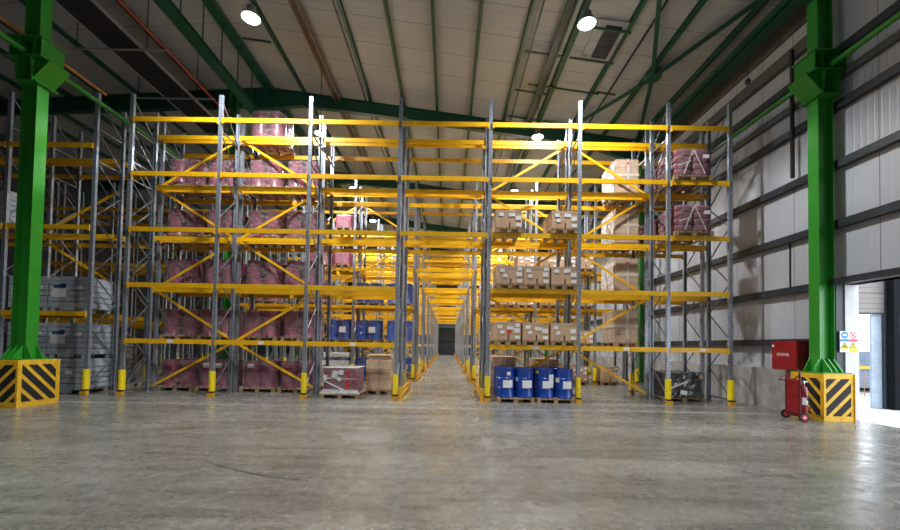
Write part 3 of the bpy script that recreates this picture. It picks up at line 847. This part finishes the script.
def blue_load(x, y, z, where, h_extra=0, lab=True, nx=2):
    lb = 'blue drums in film, ' + where
    p = pallet(x, y, z, 1.2, 1.2, 'the ' + lb)
    t = thing('wrapped_drum_load', lb, 'drums', (x, y, z + p), 0, 'blue drum loads')
    for sx in (-1, 1):
        for sy in (-1, 1): put('drum', cached('bdrum', None), t, (sx * .298, sy * .298, 0))
    put('stretch_wrap', cached(('bw', h_extra), lambda: wrap_mesh(1.22, 1.22, .91 + h_extra, M['filmblue'] if not h_extra else M['film'], .015, 3)), t)
    if h_extra: put('white_band', MB().rbox(-.60, .60, -.60, .60, .91, 1.14, .04).box(-.63, .63, -.635, -.625, .55, .78).mesh('white_band', M['filmwhite']), t)
    if lab:
        put('paper_label', cached('blab', lambda: rect_label(.30, .26)), t, (.22, -.618, .45))
Y2 = row_y(2) + .58
for lv in (1, 2):
    for i, x in enumerate((-5.07, -3.71, -2.26)):
        if lv == 2 and i == 0: continue
        blue_load(x, Y2, BT[lv], '%s, third row, %s left of the aisle' % (LEVN[lv], ['third', 'second', 'first'][i]))
blue_load(-5.12, Y2, 0, 'with white top band, seen above the dark load', .25)
blue_load(-3.68, Y2, 0, 'floor, between the dark load and brown cartons')
blue_load(-2.31, Y2 + 1.35, 0, 'floor, fourth row left of the aisle')

# ---------------- cartons
def carton_load(x, y, z, wd, dp, h, where, seed=0, labels=True, group='brown cartons on pallets'):
    lb = 'brown carton, ' + where
    p = pallet(x, y, z, .8, 1.2, 'the ' + lb)
    t = thing('carton', lb, 'carton', (x, y, z + p), 0, group)
    put('box_body', cached(('cb', wd, dp, h), lambda: MB().rbox(-wd / 2, wd / 2, -dp / 2, dp / 2, 0, h, .012).mesh('box_body', M['kraft'])), t)
    put('lid_flap', cached(('cl', wd, dp, h), lambda: MB().box(-wd / 2 - .004, wd / 2 + .004, -dp / 2 - .004, dp / 2 + .004, h - .09, h + .004).mesh('lid_flap', M['kraft2'])), t)
    put('strap', cached(('cs', dp, h), lambda: MB().box(-.022, .022, -dp / 2 - .006, -dp / 2 - .0045, 0, h * .30).mesh('strap', M['tapedark'])), t, (.02, 0, 0))
    if labels:
        r_ = random.Random(seed)
        spots = [(-.24, .75, .15, .10), (-.17 + r_.uniform(-.03, .03), .45, .13, .10), (.08, .80 - r_.uniform(0, .25), .20, .10), (.30, .85, .14, .11), (.28, .55, .17, .13), (.29, .16, .15, .10)]
        for i, (a, b_, w_, h_) in enumerate(spots):
            if i in (1, 2) and r_.random() < .3: continue
            if i == 3 and r_.random() < .4: continue
            o = put('paper_label', cached(('cpl', w_, h_), lambda: rect_label(w_, h_)), t, (a, -dp / 2 - .0075, h * b_), (0, r_.uniform(-.18, .18) if i in (1, 2) else 0, 0))
    return t
Yc = row_y(0) + .48
triple = ['left', 'middle', 'right']
x3 = [1.83, 2.69, 3.545]
for lv, js in ((1, (0, 1, 2)), (2, (0, 1, 2)), (3, (0, 2))):
    for j in js:
        t = carton_load(x3[j] + (.05 if lv == 2 and j == 0 else 0), Yc, BT[lv], .80, 1.14, .54, '%s, first row, %s one right of the aisle' % (LEVN[lv], triple[j]), lv * 10 + j)
        if (lv, j) == (1, 0):
            put('red_label', rect_label(.12, .10, M['redpaper']), t, (.05, -.578, .26))
def tall_cartons(x, y, z, h, where, wd=.80, dp=1.12, nlay=4, dot=True, white=True, m='kraft2'):
    lb = 'tall wrapped carton stack, ' + where
    p = pallet(x, y, z, .8, 1.2, 'the ' + lb)
    t = thing('wrapped_carton_stack', lb, 'cartons', (x, y, z + p), 0, 'tall carton stacks')
    lh = h / nlay
    me = cached(('tc', wd, dp, lh, m), lambda: MB().rbox(-wd / 4 + .004, wd / 4 - .004, -dp / 4 + .004, dp / 4 - .004, .002, lh - .002, .01).mesh('carton', M[m]))
    for k in range(nlay):
        for sx in (-1, 1):
            for sy in (-1, 1): put('carton', me, t, (sx * wd / 4, sy * dp / 4, k * lh))
    put('tape_band', cached(('tb', wd, dp), lambda: MB().box(-wd / 2 - .006, wd / 2 + .006, -dp / 2 - .006, dp / 2 + .006, -.05, .05).mesh('tape_band', M['tape'])), t, (0, 0, h * .52))
    put('tape_strip', cached(('tsx', dp, h), lambda: MB().box(-.035, .035, -dp / 2 - .009, -dp / 2 - .0065, h * .1, h).mesh('tape_strip', M['tape'])), t, (.03, 0, 0))
    if dot: put('red_label', cached('reddot', lambda: rect_label(.10, .08, M['redpaper'])), t, (.02, -dp / 2 - .010, h * .88))
    put('stretch_wrap', cached(('tw', wd, dp, h), lambda: wrap_mesh(wd + .05, dp + .05, h + .015, M['filmclear'], .012, 5)), t)
    if white:    # milky film gathered over the aisle side
        put('white_cover', cached(('twc', dp, h), lambda: MB().rbox(-.02, .0, -dp / 2 + .02, dp / 2, .0, h - .10, .008).mesh('white_cover', M['filmwhite'])), t, (-wd / 2 - .035, 0, 0))
Yt = row_y(1) + .60
for lv in (1, 2, 3, 4):
    tall_cartons(6.12, Yt, BT[lv], 1.10 if lv == 1 else 1.16, '%s, second row, far right' % LEVN[lv], white=lv > 1, dot=lv > 1)
# first bay of the second row behind the blue drums
tall_cartons(1.95, Yt, 0, 1.20, 'floor, behind the left two blue drums', dot=False, m='kraft', white=True)
tall_cartons(3.42, Yt, 0, 1.15, 'floor, behind the right two blue drums', dot=False, white=False)
# third rack row, right of the aisle
x6 = [1.85, 2.72, 3.56, 4.62, 5.46, 6.30]
for lv in (0, 1, 2, 3):
    for j, x in enumerate(x6):
        if lv == 0 and j < 3: continue
        if lv == 3 and j in (0, 1): continue
        if lv == 0: x = [0, 0, 0, 5.10, 6.05, 6.62 + .2][j] - .0
        if lv == 0 and j == 5: continue
        carton_load(x, row_y(2) + .5, BT[lv], .78, 1.1, .70 if lv == 0 else .58, '%s, third row, %s right of the aisle' % (LEVN[lv], ORD[j]), 50 + lv * 10 + j)
carton_load(7.45, row_y(2) + .5, 0, .78, 1.1, .70, 'floor level, third row, in the right wall bay', 99)
# fourth rack row and beyond: loads seen through the gaps
for lv, xs_ in ((1, (2.2, 4.9)), (2, (2.9, 5.8)), (4, ())):
    for j, x in enumerate(xs_):
        tall_cartons(x, row_y(3) + .55, BT[lv], .9, '%s, fourth row, %s of the aisle' % (LEVN[lv], ['first right', 'second right'][j]), dot=False, white=False, m='kraft')

# brown carton stack with a slipped top tier, left of the aisle
t = thing('carton_stack', 'brown carton stack under film with a loose top tier at the left of the aisle', 'cartons', (-2.34, row_y(1) + .60, .144))
pallet(-2.34, row_y(1) + .60, 0, .9, 1.2, 'the brown carton stack at the left of the aisle')
for k in range(3):
    for sx in (-1, 1):
        put('carton', cached('bc', lambda: MB().rbox(-.212, .212, -.55, .55, .003, .337, .012).mesh('carton', M['kraft'])), t, (sx * .217, 0, k * .34))
put('top_carton', MB().rbox(-.40, .36, -.50, .52, .0, .12, .012).mesh('top_carton', M['kraft2']), t, (.06, 0, 1.02))
put('top_board', MB().rbox(-.46, .30, -.56, .5, .0, .05, .012).mesh('top_board', M['kraft']), t, (.05, 0, 1.145))
put('stretch_wrap', wrap_mesh(.93, 1.18, 1.04, M['filmclear'], .014, 9), t)
put('paper_label', rect_label(.12, .12), t, (.02, -.60, .72))

# dark wrapped load with papers at the front of the rack
t = thing('wrapped_load', 'dark maroon load in shiny film with white papers taped on its front', 'wrapped load', (-3.32, 12.42 + .60, .144))
pallet(-3.32, 13.02, 0, 1.2, 1.2, 'the dark wrapped load with white papers')
put('goods', MB().rbox(-.52, .52, -.52, .52, .0, .74, .05).mesh('goods', M['sack']), t)
put('stretch_wrap', wrap_mesh(1.10, 1.10, .80, M['film'], .02, 12, .10), t)
put('film_skirt', MB().prism([(-.64, .0), (.64, .0), (.56, .12), (-.50, .14)], -.62, -.58).mesh('film_skirt', M['filmwhite']), t)
put('top_cover', MB().rbox(-.55, .55, -.55, .55, .79, .815, .01).mesh('top_cover', M['filmwhite']), t)
put('red_strip', MB().box(-.035, .035, -.588, -.582, .05, .72).mesh('red_strip', M['redpaper']), t, (.24, 0, 0))
put('tape_strip', MB().bar((-.50, -.590, .40), (.16, -.590, .10), .006, .035, (0, 0, 1)).mesh('tape_strip', M['paper']), t)
put('tape_strip', MB().bar((-.52, -.590, .48), (.50, -.590, .46), .006, .03, (0, 0, 1)).mesh('tape_strip', M['filmwhite']), t)
for (a, b_, w_, h_, rr) in ((-.15, .60, .18, .22, .35), (.04, .66, .14, .15, .05), (-.04, .47, .18, .12, .6), (-.45, .50, .12, .16, 0)):
    put('paper_label', rect_label(w_, h_), t, (a, -.592, b_), (0, rr, 0))

# sacks in the narrow bay by the right wall
def sack_mesh(m, wd, dp, h):
    b = MB(); n = 6; v = []; f = []
    sz = 12
    for j in range(5):
        ph = -math.pi / 2 + math.pi * j / 4
        for k in range(20):
            a = 2 * math.pi * (k + .5) / 20; ca, sa = math.cos(a), math.sin(a)
            q = (abs(ca) ** 4 + abs(sa) ** 4) ** -.25; c_ = (0.80 + .20 * math.cos(ph))
            v.append((ca * q * wd / 2 * c_, sa * q * dp / 2 * c_, h / 2 + h / 2 * math.sin(ph)))
    for j in range(4):
        for k in range(20):
            l = (k + 1) % 20; f.append((j * 20 + k, j * 20 + l, j * 20 + 20 + l, j * 20 + 20 + k))
    f.append(tuple(range(19, -1, -1))); f.append(tuple(range(80, 100)))
    b.add(v, f, True)
    return b.mesh('sack', m)
def sack_load(x, y, z, where, m='sack', wd=1.16, dp=1.16, lay=4, lh=.20, colour='maroon', straps=True, top=True):
    lb = '%s sacks in film, %s' % (colour, where)
    pallet(x, y, z, 1.2, 1.2, 'the ' + lb)
    t = thing('sack_load', lb, 'sacks', (x, y, z + .144), 0, 'stacked sacks on pallets')
    me = cached(('sk', m, wd, dp, lh), lambda: sack_mesh(M[m], wd / 2 + .01, dp / 2 + .01, lh * 1.06))
    for k in range(lay):
        for sx in (-1, 1):
            for sy in (-1, 1): put('sack', me, t, (sx * wd / 4, sy * dp / 4, k * lh))
    h = lay * lh
    put('stretch_wrap', cached(('sw', wd, dp, h), lambda: wrap_mesh(wd + .05, dp + .05, h + .03, M['filmclear'], .012, 21)), t)
    if straps:
        fy = -dp / 2 - .045
        b = MB().bar((-.32, fy, .03), (-.02, fy, h), .008, .03, (0, 0, 1)).bar((.34, fy, .03), (-.02, fy, h), .008, .03, (0, 0, 1)).bar((-.5, fy, h * .35), (-.1, fy, h * .55), .008, .025, (0, 0, 1))
        put('film_rope', b.mesh('film_rope', M['filmwhite']), t)
        put('paper_label', cached('skl', lambda: rect_label(.20, .11)), t, (.36, fy - .004, h * .72))
for lv, nm in ((4, 'upper'), (3, 'lower')):
    sack_load(7.52 + (.0 if lv == 4 else .03), row_y(0) + .52, BT[lv], '%s, first row, at the right wall' % LEVN[lv])
    sack_load(7.50, row_y(1) + .62, BT[lv], '%s, second row, at the right wall' % LEVN[lv], straps=False)
# shiny black load at the foot of the same bay
t = thing('wrapped_load', 'low load under crumpled dark shiny film by the right wall', 'wrapped load', (7.72, 13.62, .144))
pallet(7.72, 13.62, 0, 1.32, 1.2, 'the load in dark shiny film by the right wall')
def crumple(wd, dp, h, seed):
    r_ = random.Random(seed); b = MB(); nx, nz = 14, 8; v = []; f = []
    n = 44
    for j in range(nz + 1):
        for k in range(n):
            a = 2 * math.pi * (k + .5) / n; ca, sa = math.cos(a), math.sin(a)
            q = (abs(ca) ** 7 + abs(sa) ** 7) ** (-1 / 7)
            s_ = 1 + r_.uniform(-.035, .02) + (.05 * (1 - j / 2) if j < 2 else 0)
            v.append((ca * q * wd / 2 * s_, sa * q * dp / 2 * s_, h * j / nz + (r_.uniform(-.03, .02) if 0 < j else 0)))
    for j in range(nz):
        for k in range(n):
            l = (k + 1) % n; f.append((j * n + k, j * n + l, j * n + n + l, j * n + n + k))
    o_ = nz * n
    c_ = len(v); v.append((0, 0, h + .02))
    for k in range(n): f.append((o_ + k, o_ + (k + 1) % n, c_))
    f.append(tuple(range(n - 1, -1, -1)))
    b.add(v, f, False); return b
put('shiny_wrap', crumple(1.34, 1.2, .80, 5).mesh('shiny_wrap', M['shiny']), t)
put('tape_strip', MB().bar((-.66, -.635, .22), (.05, -.66, .52), .01, .05, (0, 0, 1)).mesh('tape_strip', M['filmwhite']), t)
put('paper_label', rect_label(.22, .14), t, (-.06, -.655, .16), (0, .2, 0))
put('brown_label', rect_label(.13, .13, M['kraft']), t, (.5, -.655, .68))

# deeper odd loads on the left
def pink_load(x, y, z, where):
    lb = 'pink goods in film, ' + where
    pallet(x, y, z, .8, 1.2, 'the ' + lb)
    t = thing('wrapped_goods', lb, 'wrapped load', (x, y, z + .144), 0, 'pink wrapped goods')
    put('goods', cached('pg', lambda: MB().rbox(-.39, .39, -.52, .52, 0, .60, .06).mesh('goods', M['pinkload'])), t)
    put('stretch_wrap', cached('pgw', lambda: wrap_mesh(.82, 1.1, .62, M['film'], .015, 8)), t)
pink_load(-4.92, row_y(2) + .55, BT[4], 'fourth beam level, third row, left of the aisle')
pink_load(-4.95, row_y(2) + .55, BT[3], 'third beam level, third row, left of the aisle')
maroon_load(-6.1, row_y(2) + .58, BT[3], 'third beam level, third row, near the aisle')
maroon_load(-8.6, row_y(2) + .58, BT[2], 'second beam level, third row, far left')
maroon_load(-6.1, row_y(2) + .58, BT[2], 'second beam level, third row, near the aisle')

# ---------------- grey tanks in cages on the left
def ibc(x, y, z, label, lab=True):
    t = thing('caged_tank', label, 'tank', (x, y, z), 0, 'grey caged tanks')
    wd, dp, H = 1.2, 1.0, 1.10
    put('tank', cached('ibct', lambda: MB().rbox(-.56, .56, -.46, .46, .20, 1.06, .07).mesh('tank', M['ibc'])), t)
    def cage():
        b = MB()
        for z_ in (.24, .41, .58, .75, .92, 1.03):
            for (x0, x1, y0, y1) in ((-.6, .6, -.5, -.475), (-.6, .6, .475, .5), (-.6, -.575, -.475, .475), (.575, .6, -.475, .475)):
                b.box(x0, x1, y0, y1, z_ - .085, z_ + .06)
        for i in range(5):
            xx = -.57 + i * .285
            for yy in (-.47, .47): b.box(xx - .012, xx + .012, yy - .006, yy + .006, .18, 1.07)
        return b.mesh('cage', M['cage'])
    put('cage', cached('ibcc', cage), t)
    put('steel_pallet', cached('ibcp', lambda: MB().box(-.6, .6, -.5, .5, .12, .165).box(-.22, .22, -.5, -.47, .03, .12).mesh('steel_pallet', M['cage'])), t)
    for sx in (-1, 0, 1):
        for sy in (-1, 1):
            put('foot', cached('ibcf', lambda: MB().lathe([(.07, 0), (.085, .01), (.085, .10), (.06, .12)], 12).mesh('foot', M['cage'])), t, (sx * .5, sy * .41, 0))
    put('top_bar', cached('ibcb', lambda: MB().box(-.5, .5, -.03, .03, 1.075, 1.10).mesh('top_bar', M['cage'])), t)
    if lab:
        put('plate', cached('ibl1', lambda: rect_label(.46, .34)), t, (-.28, -.5015, .62))
        put('blue_plate', cached('ibl2', lambda: rect_label(.17, .14, M['bluelabel'])), t, (-.14, -.506, .80))
        put('teal_plate', cached('ibl3', lambda: rect_label(.20, .09, M['teal'])), t, (-.34, -.506, .78))
        put('paper_label', cached('ibl4', lambda: rect_label(.20, .11)), t, (.36, -.5015, .76))
    else:
        put('paper_label', cached('ibl5', lambda: rect_label(.22, .11)), t, (.12, -.5015, .66))
    return t
Yi = 12.45 + .5
for nm, xx in (('right', -11.86), ('left', -13.10)):
    ibc(xx, Yi, 0, 'grey caged tank on the floor behind the left column, lower of the %s pair' % nm, False)
    ibc(xx, Yi, 1.102, 'grey caged tank stacked on another behind the left column, upper of the %s pair' % nm)
    ibc(xx + .0, Yi - .02, BTL[1], 'grey caged tank on the lowest left beam behind the column, the %s one' % nm)
ibc(-14.47, Yi - .02, BTL[2], 'grey caged tank on the middle left beam at the photo edge', False)
sack_load(-11.95, row_y(1) + .62, 0, 'floor, behind the right pair of grey tanks', 'darksack', 1.10, 1.1, 7, .21, 'dark brown', False)

# ================================================================== RED CABINET, TROLLEY, SIGN
t = thing('wall_cabinet', 'red wall cabinet with small white lettering beside the right column', 'cabinet', (9.30, 10.66, 1.185))
put('cabinet_body', MB().rbox(.02, .69, 0, .82, 0, .80, .008).mesh('cabinet_body', M['darkred']), t)
dr = put('door', MB().rbox(0, .02, .005, .815, .005, .795, .004).mesh('door', M['red']), t)
put('lock', MB().box(-.012, 0, -.03, .03, -.03, .03).mesh('lock', M['paper']), dr, (0, .76, .66))
put('hinge', MB().box(-.008, 0, -.012, .012, -.05, .05).mesh('hinge', M['darkred']), dr, (0, .03, .6))
put('latch', MB().box(-.010, 0, -.03, .03, -.006, .006).mesh('latch', M['paper']), dr, (0, .78, .38))
fc = bpy.data.curves.new('lettering', 'FONT'); fc.body = 'POWER.'; fc.size = .115; fc.extrude = .001; fc.align_x = 'CENTER'
tmp = bpy.data.objects.new('lettering', fc); COL.objects.link(tmp)
dgx = bpy.context.evaluated_depsgraph_get(); me = bpy.data.meshes.new_from_object(tmp.evaluated_get(dgx)); bpy.data.objects.remove(tmp)
me.materials.clear(); me.materials.append(M['paper'])
put('lettering', me, dr, (-.002, .42, .38), (R(90), 0, R(-90)))

t = thing('extinguisher_trolley', 'red wheeled fire extinguisher trolley standing before the striped block', 'trolley', (8.66, 9.95, 0), R(-8))
b = MB()
put('back_panel', MB().rbox(-.06, .02, -.16, .26, .17, 1.02, .02).mesh('back_panel', M['red']), t)
put('frame', MB().tube([(-.05, .27, .14), (-.05, .27, 1.18), (-.05, .20, 1.25), (-.05, -.14, 1.25), (-.05, -.21, 1.18), (-.05, -.21, .12)], .022, 8).mesh('frame', M['darkred']), t)
put('handle', MB().tube([(-.05, .27, 1.12), (-.24, .25, .98), (-.24, -.19, .98), (-.05, -.21, 1.12)], .018, 8).mesh('handle', M['darkred']), t)
cy = put('cylinder', MB().lathe([(.0, .16), (.07, .17), (.088, .21), (.088, .74), (.07, .82), (.03, .86), (.025, .92), (.0, .92)], 16).mesh('cylinder', M['red']), t, (.10, -.10, 0))
put('valve', MB().lathe([(.03, .90), (.035, .93), (.02, .98)], 10).box(-.01, .09, -.012, .012, .95, .975).mesh('valve', M['steel']), cy)
put('paper_label', curved_label(.0895, -.9, .5, .40, .58).mesh('paper_label', M['paper']), cy)
cy2 = put('cylinder', MB().lathe([(.0, .18), (.06, .19), (.075, .22), (.075, .70), (.06, .78), (.02, .82), (.02, .88)], 14).mesh('cylinder', M['darkred']), t, (.10, .12, 0))
put('hose', MB().tube([(.10, -.10, .95), (.0, -.16, 1.0), (-.02, -.24, .85), (.08, -.26, .55), (.20, -.22, .36), (.19, -.10, .30)], .014, 8).mesh('hose', M['rubber']), t)
put('axle', MB().tube([(-.02, -.30, .11), (-.02, .34, .11)], .014, 8).mesh('axle', M['girt']), t)
put('foot_plate', MB().box(-.08, .22, -.20, .24, .13, .16).mesh('foot_plate', M['darkred']), t)
put('rest', MB().box(.19, .22, -.03, .03, 0, .13).mesh('rest', M['darkred']), t)
for yy in (-.29, .33):
    wl = put('wheel', MB().lathe([(.07, -.025), (.11, -.022), (.112, 0), (.11, .022), (.07, .025)], 20, (0, 0, 0), 'y').mesh('wheel', M['rubber']), t, (-.02, yy, .112))
    put('hub', MB().lathe([(.07, -.028), (.07, .028)], 14, (0, 0, 0), 'y').mesh('hub', M['redpaper']), wl)
    put('hub_cap', MB().lathe([(.03, -.034), (.03, .034)], 10, (0, 0, 0), 'y').mesh('hub_cap', M['paper']), wl)

def disc(r, n=28): return [(r * math.cos(2 * math.pi * k / n), r * math.sin(2 * math.pi * k / n)) for k in range(n)]
t = thing('safety_sign', 'safety sign with blue, red and yellow symbols at the doorway jamb', 'sign', (10.06, DOOR1 - .055, 1.70))
W_, H_ = .44, .53
put('board', MB().box(-W_ / 2, W_ / 2, .0, .012, 0, H_).mesh('board', M['paper']), t)
def face(name, polys, m, d=.002, off=0.0):
    b = MB()
    for p in polys: b.prism(p, -d - off, -off if off else 0)
    return put(name, b.mesh(name, m), t)
sh = lambda p, dx, dz: [(a + dx, c_ + dz) for a, c_ in p]
face('blue_disc', [sh(disc(.09), -.105, .43)], M['signblue'])
face('white_symbol', [sh([(-.055, -.02), (.06, -.02), (.05, .0), (.03, .03), (-.02, .035), (-.045, .01)], -.105, .43)], M['paper'], .002, .002)
ring = disc(.09); ri = disc(.068)
b = MB()
for k in range(28):
    l = (k + 1) % 28
    b.prism(sh([ring[k], ring[l], ri[l], ri[k]], .105, .43), -.002, 0)
b.prism(sh([(-.06, .045), (-.045, .06), (.06, -.045), (.045, -.06)], .105, .43), -.003, 0)
put('red_ring', b.mesh('red_ring', M['signred']), t)
face('black_symbol', [sh([(-.03, -.04), (.02, -.04), (.03, .0), (.0, .045), (-.035, .01)], .105, .43)], M['print'], .001)
face('blue_band', [[(-W_ / 2 + .005, .265), (-.002, .265), (-.002, .33), (-W_ / 2 + .005, .33)]], M['signblue'])
face('red_band', [[(.002, .265), (W_ / 2 - .005, .265), (W_ / 2 - .005, .33), (.002, .33)]], M['signred'])
tri = [(-.095, .11), (.095, .11), (0, .255)]; tr2 = [(-.07, .122), (.07, .122), (0, .23)]
face('black_triangle', [sh(tri, -.105, 0), sh(tri, .105, 0)], M['black'])
face('yellow_triangle', [sh(tr2, -.105, 0), sh(tr2, .105, 0)], M['signyellow'], .002, .002)
face('black_mark', [[(.098, .155), (.112, .155), (.115, .20), (.095, .20)], [(.098, .133), (.112, .133), (.112, .147), (.098, .147)], [(-.135, .13), (-.075, .13), (-.085, .175), (-.125, .175)]], M['black'], .002, .0045)
face('yellow_band', [[(-W_ / 2 + .01, .055), (-.01, .055), (-.01, .105), (-W_ / 2 + .01, .105)], [(.0, .005), (W_ / 2 - .005, .005), (W_ / 2 - .005, .105), (.0, .105)]], M['signyellow'])

# ================================================================== BEYOND THE DOORWAY
o = put('yard', bx(10.3, 40, -10, 45, -.3, -.001).mesh('yard', M['yard'])); o['kind'] = 'structure'; o.name = 'trim_yard'
t = thing('dock_shutter', 'pale slatted shutter half raised beyond the right doorway', 'shutter', (11.4, 12.2, 2.86))
put('slats', MB().box(-1.15, 1.90, -.03, .03, .06, 1.6).mesh('slats', M['shutter']), t)
for xx in (-1.19, 1.94): put('guide_rail', MB().box(xx - .04, xx + .04, -.05, .05, -2.861, 1.6).mesh('guide_rail', M['girt']), t)
put('bottom_rail', MB().box(-1.15, 1.90, -.045, .045, 0, .06).mesh('bottom_rail', M['girt']), t)
tag(put('door_leaf', MB().box(13.0, 13.33, 12.26, 12.32, 0, 2.86).mesh('door_leaf', M['paleblue'])), 'pale blue sheet panel under the shutter beyond the doorway', 'panel')
t = thing('dock_post', 'black steel post beyond the right doorway', 'post', (13.42, 12.02, 0))
put('post', MB().box(-.10, .10, -.1, .1, 0, 6.0).mesh('post', mat('black_matt', (0.006, 0.007, 0.009), .9, spec=.15)), t)
put('pale_edge', MB().box(.075, .10, -.11, -.1, 0, 2.8).mesh('pale_edge', M['paleblue']), t)
t = thing('dock_wall', 'dark dock wall with two white bars at the right edge', 'wall', (15.0, 12.6, 0))
put('wall_panel', MB().box(-1.0, 6, 0, .2, 0, 6.0).mesh('wall_panel', M['darkwall']), t)
for z in (1.32, 1.58): put('white_bar', MB().box(-.75, 1.5, -.03, 0, z - .03, z + .03).mesh('white_bar', M['paper']), t)
# site fence and odds outside
t = thing('site_fence', 'low pale red mesh fence outside beyond the doorway', 'fence', (15.5, 15.5, 0))
b = MB()
for i in range(18): b.box(-2.0 + i * .22 - .008, -2.0 + i * .22 + .008, -.008, .008, 0, 1.1)
for i in range(8): b.box(-2.0, 1.76, -.012, -.008, .05 + i * .14, .066 + i * .14)
put('mesh_panel', b.mesh('mesh_panel', M['mesh_orange']), t)
for xx in (-2.0, -.1, 1.76): put('fence_post', MB().box(xx - .03, xx + .03, .009, .05, 0, 1.2).mesh('fence_post', M['girt']), t)
t = thing('yard_skip', 'blue grey container with yellow rim outside beyond the doorway', 'container', (17.6, 17.8, 0))
put('body', MB().prism([(-1.4, .2), (1.4, .2), (1.7, 1.75), (-1.7, 1.75)], -.8, .8).mesh('body', mat('blue_grey_steel', (0.22, 0.30, 0.42), .5, 0, .2, 2)), t)
put('rim', MB().box(-1.75, 1.75, -.86, -.8, 1.0, 1.12).mesh('rim', M['signyellow']), t)
for xx in (-1.0, 1.0): put('skid', MB().box(xx - .1, xx + .1, -.7, .7, 0, .2).mesh('skid', M['girt']), t)
